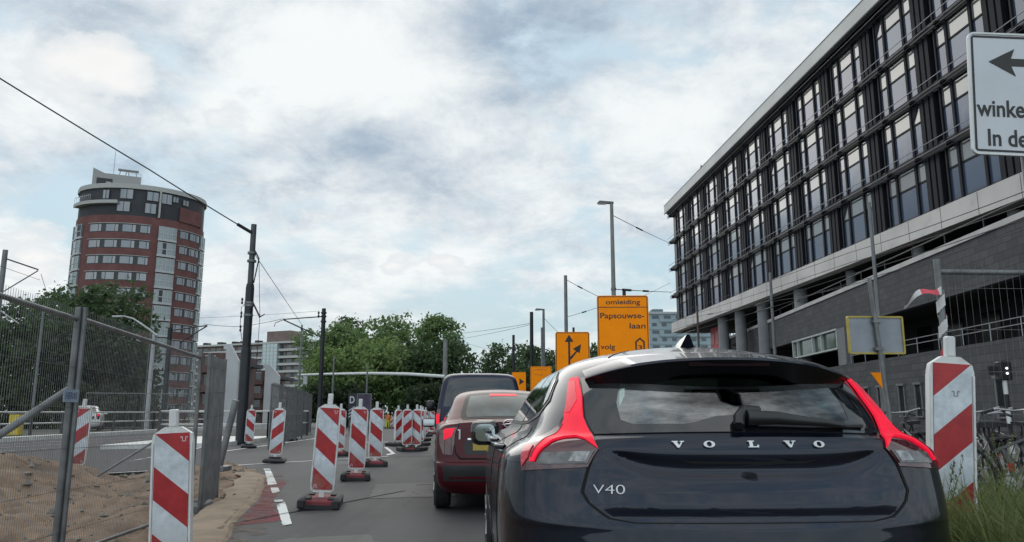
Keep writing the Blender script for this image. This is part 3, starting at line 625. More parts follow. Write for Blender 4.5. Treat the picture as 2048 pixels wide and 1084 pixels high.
# ---- dark red saloon
SALOON=[(.22,.22,.22,.10,.76,.40,3.0,4.2,.5),(.32,.32,.30,.03,.82,.30,3.9,4.28,.6),(.45,.45,.45,.0,.845,.30,3.9,4.30,.65),(.555,.555,.55,.0,.85,.30,3.9,4.28,.7),(.585,.585,.6,.035,.85,.30,3.9,4.25,.7),(.74,.74,.72,.06,.85,.29,3.9,4.10,.7),(.90,.88,.80,.075,.845,.28,3.9,3.9,.7),(.985,.95,.86,.09,.815,.27,3.6,3.6,.7),(1.02,.985,.92,.14,.775,.27,3.4,3.3,.6),(1.035,1.005,.96,.42,.745,.32,2.8,3.05,.6),(1.10,1.06,1.03,.56,.72,.30,2.8,2.88,.6),(1.22,1.18,1.16,.76,.665,.28,2.6,2.6,.6),(1.32,1.30,1.28,.97,.61,.26,2.5,2.35,.5),(1.385,1.365,1.36,1.16,.53,.26,2.3,2.15,.4),(1.41,1.40,1.395,1.36,.38,.22,2.2,2.0,.3),(1.422,1.418,1.415,1.60,.15,.1,2,1.88,.12),(1.425,1.425,1.42,1.72,.0,.04,2,1.80,.05)]
def saloon(a,b,label,paint,near=True):
    p=lane(a,b); car=thing('saloon_car',label,'car',p,HD); sh=Shell(SALOON)
    sh.body('body',paint,car,nu=(22,20,10),nv=4)
    gap=mat('panel_gap',(.002,.002,.002),.9)
    th=[(0,4.25),(.30,4.25),(.36,4.6),(.385,5.2),(.36,6.6),(.43,8.2),(0,8.2)]
    gp=[(0,4.12),(.31,4.12),(.375,4.55),(.40,5.2),(.375,6.6),(.445,8.3),(0,8.3)]
    sh.patch('boot_gap',[gp,[(-u,v) for u,v in gp]],.002,gap,car,.05,.3,.002)
    tg=sh.patch('boot_lid',[th,[(-u,v) for u,v in th]],.006,paint,car,.04,.25,.004)
    rec=[(0,4.5),(.24,4.5),(.26,4.8),(.25,5.5),(0,5.55)]
    sh.patch('plate_recess',[rec,[(-u,v) for u,v in rec]],.008,BLACKP,tg,.05,.3,.002)
    pl=[(0,4.75),(.17,4.75),(.17,5.3),(0,5.3)]; sh.patch('number_plate',[pl,[(-u,v) for u,v in pl]],.012,mat('yellow_plate',(.34,.235,.03),.5),tg,.05,.3,.003)
    ch=[(0,5.45),(.22,5.45),(.22,5.56),(0,5.56)]; sh.patch('chrome_strip',[ch,[(-u,v) for u,v in ch]],.014,CHROME,tg,.05,.3,.004)
    bs=[(0,1.15),(.5,1.15),(.56,1.4),(0,1.4)]; 
    sh.patch('bumper_insert',[[(0,1.35),(.62,1.35),(.62,2.75),(0,2.75)],[(0,1.35),(-.62,1.35),(-.62,2.75),(0,2.75)]],.004,BLACKP if near else paint,car,.05,.3,.003)
    sh.patch('bumper_trim',[[(0,1.55),(.5,1.55),(.45,1.75),(0,1.75)],[(0,1.55),(-.5,1.55),(-.45,1.75),(0,1.75)]],.008,paint,car,.05,.3,.004)
    rw=[(0,9.35),(.44,9.3),(.50,10.2),(.52,11.2),(.53,12.5),(0,12.75)]
    w=sh.patch('rear_window',[rw,[(-u,v) for u,v in rw]],.004,mat('window_border_black',(.006,.006,.007),.3,spec=.15),car,.05,.3,.004)
    rw=[(0,9.65),(.36,9.62),(.415,10.4),(.43,11.2),(.43,12.1),(0,12.3)]
    sh.patch('window_glass',[rw,[(-u,v) for u,v in rw]],.006,mat('reflected_sky_glass',(.050,.068,.066),.08,spec=.22,coat=0,var=.5,scale=3),w,.05,.3,.002)  # mottled grey-green base colour stands for clouds mirrored in the glass
    hb=[(-.14,12.0),(.14,12.0),(.14,12.35),(-.14,12.35)]; sh.patch('high_brake_light',hb,.010,REDON,w,.05,.3,.004)
    for mi in (False,True):
        lm=[(.425,4.45),(.39,5.2),(.372,6.65),(.44,6.75),(.60,6.62),(.75,6.3),(.72,5.2),(.60,4.5)]
        h=sh.patch('tail_lamp',lm,.008,REDOFF,car,.04,.25,.008,mi)
        sh.patch('brake_light',[(.43,5.7),(.405,6.5),(.58,6.55),(.62,6.35),(.58,5.45)],.014,REDON,h,.03,.2,.006,mi)
        sw=[(.86,10.2),(1.1,9.6),(1.9,9.4),(1.95,9.7),(1.75,11.3),(1.55,12.0),(.98,12.0)]
        sh.patch('side_window',sw,.004,DGLASS,car,.06,.3,.004,mi)
        s=-1 if mi else 1
        m=MB(); m.box(-.10,.10,-.05,.06,-.065,.065,.03); mo=m.build('wing_mirror',paint,car,45,(s*.94,2.55,.98))
        g=MB(); g.add([(-.08,-.0515,-.045),(.08,-.0515,-.045),(.08,-.0515,.045),(-.08,-.0515,.045)],[(0,1,2,3)]); g.build('mirror_glass',mat('mirror_silver',(.42,.45,.46),.04,1.0,.05),mo)
        for y in (.80,3.40): wheel(car,s*.85,y,.305,.20)
    if near:
        c=sh.at(0,7.15,.010); n=MB()
        n.tube([(c.x+.075*math.cos(t),c.y-.004,c.z+.042*math.sin(t)) for t in [2*PI*i/24 for i in range(25)]],.008,6,False)
        n.tube([(c.x-.085,c.y-.006,c.z-.012),(c.x-.01,c.y-.006,c.z-.004),(c.x+.01,c.y-.006,c.z+.004),(c.x+.085,c.y-.006,c.z+.012)],.006,6); n.build('boot_emblem',CHROME,tg,50)
        l=sh.at(-.315,5.9,.006); n=MB(); n.box(l.x-.012,l.x+.006,l.y-.03,l.y-.008,l.z-.06,l.z+.05); n.box(l.x-.026,l.x-.012,l.y-.03,l.y-.008,l.z+.033,l.z+.05); n.build('boot_lettering',WHITEP,tg)
    return car
saloon(.855,8.9,'dark red saloon car with lit brake lights queuing before the black hatchback',paintcar('dark_red_paint',(.060,.0035,.008),.12,.38,.22))
# ---- dark blue van
VAN=[(.28,.28,.28,.08,.86,.16,4.5,4.5,.4),(.36,.36,.36,.02,.90,.18,4.5,4.6,.5),(.52,.52,.52,.0,.915,.18,4.5,4.62,.5),(.60,.60,.60,.02,.92,.18,4.5,4.6,.5),(.80,.80,.80,.04,.92,.18,4.5,4.5,.6),(1.0,1.0,.98,.05,.918,.18,4.5,4.3,.6),(1.16,1.16,1.10,.07,.90,.18,4.5,3.85,.6),(1.30,1.30,1.25,.10,.875,.18,4.5,3.6,.6),(1.55,1.55,1.52,.15,.83,.18,4.2,3.3,.5),(1.75,1.75,1.72,.20,.785,.20,4.0,3.05,.5),(1.86,1.85,1.84,.25,.74,.22,3.6,2.92,.4),(1.915,1.905,1.90,.33,.66,.24,3.2,2.82,.4),(1.935,1.93,1.925,.50,.50,.24,3,2.7,.3),(1.945,1.943,1.94,.85,.25,.2,2.5,2.4,.2),(1.948,1.948,1.945,1.2,.0,.05,2,2.2,.1)]
def van(a,b,label):
    paint=paintcar('dark_blue_paint',(.006,.009,.030),.4,.4)
    car=thing('passenger_van',label,'van',lane(a,b),HD); sh=Shell(VAN)
    sh.body('body',paint,car,nu=(20,18,8),nv=4); gap=mat('panel_gap',(.002,.002,.002),.9)
    gp=[(0,3.3),(.56,3.3),(.60,5),(.60,9.6),(.5,10.2),(0,10.3)]; tg=None
    sh.patch('tailgate_gap',[gp,[(-u,v) for u,v in gp]],.002,gap,car,.05,.3,.002)
    gp=[(0,3.38),(.545,3.38),(.585,5),(.585,9.55),(.49,10.1),(0,10.2)]; tg=sh.patch('tailgate',[gp,[(-u,v) for u,v in gp]],.006,paint,car,.05,.3,.004)
    rw=[(0,6.6),(.50,6.6),(.53,6.8),(.53,9.2),(.48,9.6),(0,9.7)]
    sh.patch('rear_window',[rw,[(-u,v) for u,v in rw]],.010,mat('grey_blue_glass',(.010,.014,.020),.05,spec=.6,coat=.3,var=.4,scale=2),tg,.05,.3,.004)
    bm_=[(0,.9),(.9,.9),(1.0,1.2),(1.0,2.6),(.9,2.9),(0,2.9)]; sh.patch('bumper',[bm_,[(-u,v) for u,v in bm_]],.02,BLACKP,car,.05,.3,.03)
    for mi in (False,True):
        h=sh.patch('tail_lamp',[(.62,3.6),(.93,3.6),(.93,6.2),(.62,6.2)],.008,REDOFF,car,.04,.25,.008,mi)
        sh.patch('brake_light',[(.63,4.45),(.91,4.45),(.91,5.55),(.63,5.55)],.014,REDON,h,.04,.25,.006,mi)
        sh.patch('side_window',[(1.08,7.0),(1.5,7.0),(1.5,9.5),(1.08,9.5)],.005,DGLASS,car,.06,.3,.004,mi); sh.patch('side_window',[(1.55,7.0),(1.95,6.8),(1.9,9.2),(1.55,9.5)],.005,DGLASS,car,.06,.3,.004,mi)
        s=-1 if mi else 1
        m=MB(); m.box(-.10,.10,-.06,.08,-.13,.13,.035); m.tube([(-s*.12,.03,-.06),(0,.03,-.05)],.02,6); m.build('wing_mirror',BLACKP,car,45,(s*1.04,3.35,1.28))
        for y in (.85,3.75): wheel(car,s*.9,y,.32,.205)
    return car
van(.93,16.0,'dark blue passenger van with a black wing mirror waiting ahead of the red saloon')
o=saloon(0,0,'small white parked car half hidden beyond the street railing',paintcar('white_paint',(.62,.62,.62),0,.35),False); o.location=(-23.9,44,.1); o.rotation_euler.z=R(24)
# ------------------------------------------------------------------ buildings
def bumpy(name,col,**k): return mat(name,col,**k)
def brickmat(name,c1,c2,mortar,sx=1.0,scale=1.0,rough=.85):
    """bricks by the building's own x (along the wall) and z"""
    m=bpy.data.materials.new(name); m.use_nodes=True; nt=m.node_tree; L=nt.links.new; b=nt.nodes['Principled BSDF']
    tc=N(nt,'ShaderNodeTexCoord'); sp=N(nt,'ShaderNodeSeparateXYZ'); L(tc.outputs['Object'],sp.inputs[0]); cb=N(nt,'ShaderNodeCombineXYZ')
    L(mathn(nt,'ADD',sp.outputs[0],mathn(nt,'MULTIPLY',sp.outputs[1],1.0)),cb.inputs[0]); L(sp.outputs[2],cb.inputs[1])
    br=N(nt,'ShaderNodeTexBrick'); L(cb.outputs[0],br.inputs['Vector']); br.inputs['Scale'].default_value=scale; br.inputs['Brick Width'].default_value=.62*sx; br.inputs['Row Height'].default_value=.30; br.inputs['Mortar Size'].default_value=.012
    br.inputs['Color1'].default_value=(*c1,1); br.inputs['Color2'].default_value=(*c2,1); br.inputs['Mortar'].default_value=(*mortar,1); br.inputs['Bias'].default_value=0
    n=N(nt,'ShaderNodeTexNoise'); L(tc.outputs['Object'],n.inputs['Vector']); n.inputs['Scale'].default_value=.5; n.inputs['Detail'].default_value=8; n.inputs['Roughness'].default_value=.7
    L(mixc(nt,mathn(nt,'MULTIPLY',smooth(nt,n.outputs[0],.35,.7),.5),br.outputs[0],tuple(c*.6 for c in c1)),b.inputs['Base Color']); b.inputs['Roughness'].default_value=rough
    return m
FRAME=mat('dark_facade_metal',(.010,.011,.016),.45,.3,.25,.6); FINM=mat('dark_fin_metal',(.009,.010,.015),.65,.0,.2,.8,spec=.2)
BAND=mat('pale_concrete_panel',(.52,.49,.47),.8,var=.12,scale=.35,dirt=((.30,.285,.27),.7,.5,.5)); ROOFM=mat('pale_roof_fascia',(.52,.51,.50),.6,var=.1,scale=.3)
def winglass(name,col,rough=.05,ior=2.3,var=.4,metal=0):
    if name in MATS: return MATS[name]
    m=bpy.data.materials.new(name); m.use_nodes=True; nt=m.node_tree; L=nt.links.new; b=nt.nodes['Principled BSDF']
    g=N(nt,'ShaderNodeNewGeometry'); r=g.outputs['Random Per Island']
    L(mixc(nt,r,tuple(c*(1-var) for c in col),tuple(c*(1+var) for c in col)),b.inputs['Base Color']); b.inputs['Roughness'].default_value=rough; b.inputs['IOR'].default_value=ior; b.inputs['Metallic'].default_value=metal
    tc=N(nt,'ShaderNodeTexCoord'); n=N(nt,'ShaderNodeTexNoise'); L(tc.outputs['Object'],n.inputs['Vector']); n.inputs['Scale'].default_value=.8; n.inputs['Detail'].default_value=2
    bp=N(nt,'ShaderNodeBump'); bp.inputs['Strength'].default_value=.05; bp.inputs['Distance'].default_value=.1; L(n.outputs[0],bp.inputs['Height']); L(bp.outputs[0],b.inputs['Normal'])
    MATS[name]=m; return m
UPG=winglass('pale_window_glass',(.20,.197,.195),.08,1.9,.30,.25); LOWG=winglass('blue_grey_spandrel_glass',(.062,.080,.125),.12,1.6,.22,.15); DARKG=winglass('dark_window_glass',(.02,.024,.028),.05,1.6)
COLM=mat('grey_concrete_column',(.20,.205,.215),.7,var=.12,scale=1)
rnd=random.Random(11)
def office():
    a=math.atan2(-1,.0594)
    B=thing('office_building','long dark glass office block with pale roof fascia raised on round columns','building',(17.2,81.7,-.0),a)
    # local: x along the facade towards the viewer, y into the building, z up
    LN=71.0; z0=9.4; fl=[10.45,13.42,16.37,19.32,22.27]
    m=MB(); m.box(0,LN,.30,16,10.40,22.3); m.build('wall',FRAME,B)
    m=MB(); m.box(-.15,LN,-.28,16.2,9.40,10.42); slab=m.build('concrete_band',BAND,B)
    j=MB(); 
    for i in range(1,27): j.box(i*2.62-.012,i*2.62+.012,-.287,-.275,9.42,10.40)
    j.build('panel_joint',mat('joint_shadow_gap',(.06,.058,.055),.9),slab)
    m=MB(); m.box(-.45,LN,-.55,16.4,22.45,23.3); r=m.build('roof_fascia',ROOFM,B)
    m=MB(); m.box(-.47,LN,-.57,-.50,23.3,23.36); m.box(-.2,LN,-.35,0,22.28,22.447); m.build('roof_edge',FRAME,r)
    m=MB(); m.tube([(-.3,-.62,22.30),(LN,-.62,22.30)],.035,6); m.build('gutter_rail',FRAME,r)
    # end wall seen from the far street
    m=MB(); m.box(-.02,.28,.32,15.8,10.45,22.25); m.build('end_wall',FRAME,B)
    step=5.05; n=14
    fins=MB()
    for i in range(n):
        x=3.9+(i-.0)*step
        for k in range(4):
            za,zb=fl[k]+.14,fl[k+1]-.38
            zt=za+(zb-za)*.62
            w=MB(); xs=[(-1.68,-.94),(-.78,.78),(.94,1.68)]
            for q,(p0,p1) in enumerate(xs):
                w.k=0; w.add([(x+p0,.05,zt+.05),(x+p1,.05,zt+.05),(x+p1,.05,zb),(x+p0,.05,zb)],[(0,1,2,3)])
                w.k=1; w.add([(x+p0,.05,za),(x+p1,.05,za),(x+p1,.05,zt-.05),(x+p0,.05,zt-.05)],[(0,1,2,3)])
            for p0,p1 in ((1.98,2.12),(2.42,2.56)):
                w.k=0 if rnd.random()<.5 else 1; w.add([(x+p0,.05,za),(x+p1,.05,za),(x+p1,.05,zb),(x+p0,.05,zb)],[(0,1,2,3)])
            wo=w.build('window',[UPG,LOWG],B)
            f=MB()
            for p0,p1 in ((-1.78,-1.68),(-.94,-.78),(.78,.94),(1.68,1.98),(2.12,2.42),(2.56,2.82)): f.box(x+p0,x+p1,-.05,.26,za-.1,zb+.1)
            f.box(x-1.62,x-.98,.02,.24,zt-.05,zt+.05); f.box(x-.74,x+.74,.02,.24,zt-.05,zt+.05); f.box(x+.98,x+1.62,.02,.24,zt-.05,zt+.05)
            if rnd.random()<.45:   # a window standing open, its dark leaf tilted
                p0,p1=(xs[0] if rnd.random()<.6 else xs[2]); f.prism([(x+p0,zb),(x+p0,zt+.1),(x+p1-.12,zb)],-.0,.04)
            f.build('window_frame',FINM,wo)
        if i%2==0: pass
    for k in range(5):
        z=fl[k]; m=MB(); m.box(0,LN,.0,.30,z-.34 if k else z-.02,z+.16 if k<4 else z+.02)
        m.build('floor_band',FRAME,B)
        if k:
            m=MB()
            for dz,o in ((-.04,-.24),(-.20,-.24),(-.36,-.24)):
                m.prism([(o,z+dz),(o+.10,z+dz+.02),(o+.10,z+dz+.005),(o,z+dz-.03)],-.55,LN,'x')
            for i in range(29): m.box(i*2.525-.015,i*2.525+.015,-.20,.02,z-.36,z-.02)
            m.build('sunshade',FINM,B)
            t=MB(); t.tube([(-.5,-.26,z+.28),(LN,-.26,z+.28)],.022,5); t.tube([(-.5,-.26,z-.14),(LN,-.26,z-.14)],.018,5); t.build('sunshade_rail',mat('grey_sunshade_rail',(.20,.20,.215),.4,.7),B)
    # columns, and a sheet coloured dark for shade under the slab
    for i,x in enumerate((13.3,17.7,22.7,29.5,36.5,43.5,50.5)):
        c=MB(); c.lathe([(.46,0 if x<30 else 6.0),(.46,9.39)],24,(x,.75,0)); c.v=c.v if x<30 else [(x+(p[0]-x)*.6,.75+(p[1]-.75)*.6,p[2]) for p in c.v]; c.build('column',COLM,B,50)
    m=MB(); m.box(6,LN,8.0,8.3,0,9.39); m.box(13,LN,1.6,8,6.9,7.1); m.box(.4,LN,.35,15.8,9.375,9.397); m.build('back_wall_shade_panels',mat('shade_dark_lining',(.010,.010,.011),.9,var=.3,scale=.5),B)  # dark soffit sheet stands for shade; unseen deck added to block bounced light
    # advertising panels under the far corner
    m=MB(); m.box(6.0,8.7,1.9,2.0,5.9,9.2); pn=m.build('advertising_panel',mat('red_panel',(.42,.055,.065),.5,var=.25,scale=.8),B)
    m=MB(); m.box(6.25,7.2,1.86,1.90,7.6,8.6); m.box(7.5,8.4,1.86,1.90,7.5,8.7); m.box(6.3,8.3,1.86,1.90,6.4,6.9); m.build('pale_panel_print',mat('pink_print',(.5,.16,.17),.5),pn)
    m=MB(); m.box(8.9,10.6,1.9,2.0,5.9,9.2); pn=m.build('notice_panel',mat('grey_panel',(.13,.13,.15),.5),B)
    m=MB()
    for q in range(5): m.box(9.0,10.4-.25*(q%2),1.86,1.90,6.2+.58*q,6.38+.58*q+.08*(q%3))
    m.build('notice_lines',mat('pale_print',(.36,.38,.40),.5),pn)
    bd=thing('perched_bird','tiny dark bird perched on the roof edge of the office block','bird',(17.55,69.0,23.36)); q=MB(); q.lathe([(.02,-.16),(.07,-.06),(.09,.04),(.05,.14),(.03,.18)],8,(0,0,.12)); q.lathe([(.02,.26),(.05,.30),(.045,.34),(.01,.38)],8,(0,0,.0)); q.prism([(.05,.31),(.12,.30),(.05,.33)],-.01,.01); q.build('body',mat('bird_feathers',(.02,.02,.022),.8),bd)
office()
def base_wall():
    a=math.atan2(-1,-.0507); 
    B=thing('stone_wall','dark grey stone ground floor wall with pale coping and an open terrace','wall',(16.5+.0507*80,80,0),a)
    ST=brickmat('dark_stone_cladding',(.048,.050,.055),(.074,.075,.082),(.018,.018,.020),1.0,1.0)
    # x = 80 - Y (near end is large x)
    m=MB(); m.box(0,72,0,.35,0,3.75); m.box(0,72,0,.35,5.85,7.80); m.box(0,27.0,0,.35,3.75,4.75); m.box(0,21,0,.35,4.75,5.85); m.box(61,72,0,.35,3.75,5.85)
    m.box(0,.35,.35,6,0,7.8); m.build('masonry',ST,B)
    m=MB(); m.box(-.05,72,-.07,.45,7.80,8.02); m.build('coping',mat('pale_coping',(.42,.41,.40),.7,scale=1),B)
    m=MB(); m.tube([(0,.2,8.55),(72,.2,8.55)],.035,6)
    for i in range(25): m.tube([(i*3,.2,8.02),(i*3,.2,8.55)],.03,5)
    m.build('parapet_rail',mat('dark_rail',(.06,.06,.065),.5,.5),B)
    m=MB(); m.box(36.6,61,2.9,3.1,3.7,5.85); m.box(20.9,61,.36,3.0,5.86,5.98); m.box(20.9,61,.36,3.0,3.60,3.74); m.build('terrace_recess',mat('dark_recess',(.008,.008,.010),.9,var=.4,scale=.6),B)  # near-black lining puts the shade of the recess into its colour
    for i in range(7):
        w=MB(); x=39+i*3.1; w.box(x,x+1.5,2.84,2.88,4.0,5.5); wo=w.build('terrace_window',mat('black_terrace_glass',(.006,.007,.008),.15),B)
    m=MB()
    for z in (4.42,4.18): m.tube([(37.2,-.04,z),(61,-.04,z)],.020,6)
    for i in range(13): m.tube([(37.3+i*1.97,-.04,3.75),(37.3+i*1.97,-.04,4.42)],.022,5)
    m.build('terrace_rail',mat('grey_metal_rail',(.34,.34,.36),.35,.8),B)
    # strip window, its green reflection put into the pane colour
    GR=winglass('green_reflection_glass',(.028,.058,.036),.08,1.8)
    w=MB()
    for i,(x0,x1) in enumerate(((27.1,28.0),(28.1,31.0),(31.1,32.6),(32.7,35.2))): w.add([(x0,.14,4.80),(x1,.14,4.80),(x1,.14,5.80),(x0,.14,5.80)],[(0,1,2,3)])
    wo=w.build('strip_window',GR,B); f=MB()
    f.box(27,35.4,-.06,.2,5.80,5.90); f.box(27,35.4,-.06,.2,4.70,4.80)
    for x in (27.05,28.05,31.05,32.65,35.3): f.box(x-.06,x+.06,-.03,.2,4.80,5.80)
    f.build('window_frame',mat('pale_window_frame',(.36,.38,.37),.5),wo); m=MB(); m.box(35.4,36.6,-.03,.35,3.75,5.85); m.build('masonry_pier',mat('grey_pier',(.15,.15,.16),.8),B)
    # small upright windows low in the wall
    for i in range(15):
        x=22.0+i*2.05+(0.0 if i%2 else .35)
        w=MB(); w.add([(x,-.012,1.0),(x+.52,-.012,1.0),(x+.52,-.012,2.36),(x,-.012,2.36)],[(0,1,2,3)]); wo=w.build('window',DARKG,B)
        f=MB(); f.box(x-.12,x+.66,-.10,-.002,2.36,2.46); f.box(x-.09,x-.002,-.05,-.002,.96,2.36); f.box(x+.522,x+.60,-.05,-.002,.96,2.36); f.box(x-.1,x+.62,-.08,-.002,.90,.96); f.build('window_frame',mat('grey_window_frame',(.12,.122,.13),.5),wo)
    m=MB(); m.box(0,72,-.02,-.003,0,.45); m.build('plinth',mat('dark_plinth',(.03,.03,.033),.8),B)
base_wall()
# ---- round brick tower
def tower():
    cx,cy=atx(272,148,480),150.0; s=1.0
    T=thing('brick_tower','tall round fronted red brick apartment tower with a pale flat roof','building',(cx,cy,gz(cy)),math.atan2(74,150)); T.scale=(.91,.91,1.035)
    RX,RY=12.6,10.4
    def fr(x,o=0): 
        x=max(-RX+.001,min(RX-.001,x)); y=-RY*math.sqrt(max(0,1-(x/RX)**2)); nx,ny=x/RX**2,y/RY**2; l=math.hypot(nx,ny); return (x+nx/l*o,y+ny/l*o)
    def curve(x0,x1,z0,z1,o0,o1,n=None,mb=None):
        n=n or max(2,int((x1-x0)/.6)); m=mb or MB(); vs=[];fs=[]
        ts=[x0+(x1-x0)*i/n for i in range(n+1)]
        for x in ts:
            a=fr(x,o0); b=fr(x,o1); vs+=[(*a,z0),(*b,z0),(*b,z1),(*a,z1)]
        for i in range(n):
            for j in range(4): fs.append((i*4+j,i*4+(j+1)%4,i*4+4+(j+1)%4,i*4+4+j))
        fs+=[(0,1,2,3),tuple(n*4+j for j in (3,2,1,0))]; m.add(vs,fs); return m
    BR=mat('red_brick',(.125,.050,.047),.9,var=.16,scale=.5,bump=.2,bscale=12,dirt=((.095,.045,.043),.25,.5,.6)); LED=mat('pale_lintel',(.33,.32,.31),.8); DK=mat('charcoal_cladding',(.020,.021,.026),.7,var=.2,scale=.4); PAN=winglass('apartment_glass',(.13,.14,.155),.08,1.9,.45); WHF=mat('white_window_frame',(.36,.37,.38),.5,var=.1); BLF=mat('dark_window_frame',(.022,.023,.028),.5)
    GLZ=winglass('winter_garden_glass',(.15,.19,.195),.12,1.8,.45)
    top=42.8; out=[fr(-RX+2*RX*i/48) for i in range(49)]; back=[(RX-.4,4),(RX*.6,9),(-RX*.6,9),(-RX+.4,4)]
    m=MB(); m.prism(out+back,0,36.9,'z'); m.build('brick_wall',BR,T,30)
    m=MB(); m.prism([(x*.985,y*.985) for x,y in out+back],36.9,41.9,'z'); m.build('top_storey',DK,T,30)
    m=MB(); m.prism([(x*1.02,y*1.02) for x,y in out+back],41.9,42.75,'z'); m.build('roof_slab',LED,T,30)
    curve(6.9,11.4,36.9,39.6,-.05,.30).build('brick_parapet',BR,T)
    m=MB(); m.prism([(-10.2,42.75),(-1.0,42.75),(-1.0,45.6),(-8.0,45.6),(-10.2,46.4)],-4.5,3); ph=m.build('penthouse',mat('pale_render',(.26,.255,.25),.8,var=.1),T)
    m=MB(); m.box(-9.4,-6.4,-4.56,-4.5,43.3,44.6); m.build('penthouse_opening',DK,ph); m=MB(); m.box(-7.6,-6.6,-4.62,-4.56,43.2,44.0); m.build('penthouse_window',PAN,ph)
    m=MB(); m.box(-5.6,-1.6,-3.6,-2.0,46.9,47.05); 
    for x in (-5.4,-4.2,-3.4,-1.9): m.tube([(x,-3.0,45.6),(x+(.35 if x<-4 else -.2),-3.0,46.9)],.10,5)
    for x in (-3.2,-.9): m.tube([(x,-4,45.6),(x,-4,46.2)],.05,4)
    m.tube([(-3.2,-4,46.2),(-.9,-4,46.2)],.05,4); m.build('roof_equipment',WHF,ph); m=MB(); m.tube([(-6.4,-3,45.6),(-6.4,-3,50.5)],.05,4); m.build('aerial',BLF,ph)
    # floors
    for k in range(13):
        z=.6+2.92*k; zb,zt=z+1.05,z+2.62
        if zt>36.9: continue
        for (xa,xb,pans) in ((-9.6,1.6,((-9.4,-7.6),(-6.4,-4.0),(-2.7,-.1),(.5,1.5))),(7.2,11.55,((7.35,8.9),(9.4,10.5),(10.7,11.3)))):
            if xa<0: pans=((-9.5,-7.5),(-6.6,-4.4),(-3.6,-1.2),(-.3,1.5)) 
            w=curve(xa,xb,zb,zt,-.20,.02); wo=w.build('window',BLF,T)
            for (p0,p1) in pans:
                sp=p0+(p1-p0)*(.74 if rnd.random()<.7 else .3)
                pm=MB(); curve(p0,sp-.06,zb+.12,zt-.18,.02,.06,3,pm); curve(sp+.06,p1,zb+.12,zt-.18,.02,.06,2,pm); pm.build('pane',PAN,wo)
            fm=MB(); curve(xa-.2,xb+.1,zt,zt+.10,-.1,.16,None,fm); fm.m=[0]*(len(fm.m)); fm.build('lintel',LED,wo)
    for (xa,xb) in ((3.1,6.5),(11.6,12.5),(-12.55,-10.9)):
        for k in range(13 if xa>0 else 12):
            z=.6+2.92*k+.1
            if z+2.9>38.4: continue
            w=curve(xa,xb,z+.3,z+2.62,-.1,.32); wo=w.build('winter_garden',GLZ,T)
            f=MB(); curve(xa-.05,xb+.05,z-.08,z+.3,-.1,.42,None,f)
            nb=4 if xa==3.1 else 2
            for q in range(nb+1):
                x=xa+(xb-xa)*q/nb; curve(max(xa,x-.06),min(xb,x+.06),z+.3,z+2.62,.30,.40,1,f)
            curve(xa,xb,z+1.25,z+1.38,.30,.39,None,f); f.build('winter_garden_frame',WHF,wo)
            if rnd.random()<.4:
                p=curve(xa+.9,xa+1.7,z+.4,z+2.5,.32,.36,1); p.build('door_leaf',BLF,wo)
    m=curve(2.75,3.05,36.9,42,-.1,.5); m.build('white_pier',LED,T)
    # top storey windows and the terrace with its railing
    for (x0,x1,z0,z1) in ((-5.0,-2.6,37.6,39.4),(.2,2.3,37.6,39.4),(-4.6,-2.2,40.0,41.7),(.4,2.6,40.0,41.6),(-7.8,-6.6,39.9,41.5),(3.2,5.2,39.8,41.6),(5.4,6.5,40.4,41.4),(7.4,8.6,40.2,41.2)):
        w=curve(x0,x1,z0,z1,-.1,.06,3); wo=w.build('window',PAN,T); f=MB()
        for x in (x0,(x0+x1)/2,x1): curve(x-.05,x+.05,z0,z1,.04,.11,1,f)
        f.build('window_frame',BLF,wo)
    m=curve(-12.4,-4.8,38.9,39.5,-.2,.9); bl=m.build('terrace_slab',LED,T); f=MB()
    for i in range(9): p=fr(-12.3+i*.35,.85); f.tube([(*p,39.5),(*p,40.6)],.04,4)
    a=fr(-12.3,.85); b=fr(-9.5,.85); f.tube([(*a,40.6),(*b,40.6)],.05,4); f.build('terrace_rail',WHF,bl)
tower()
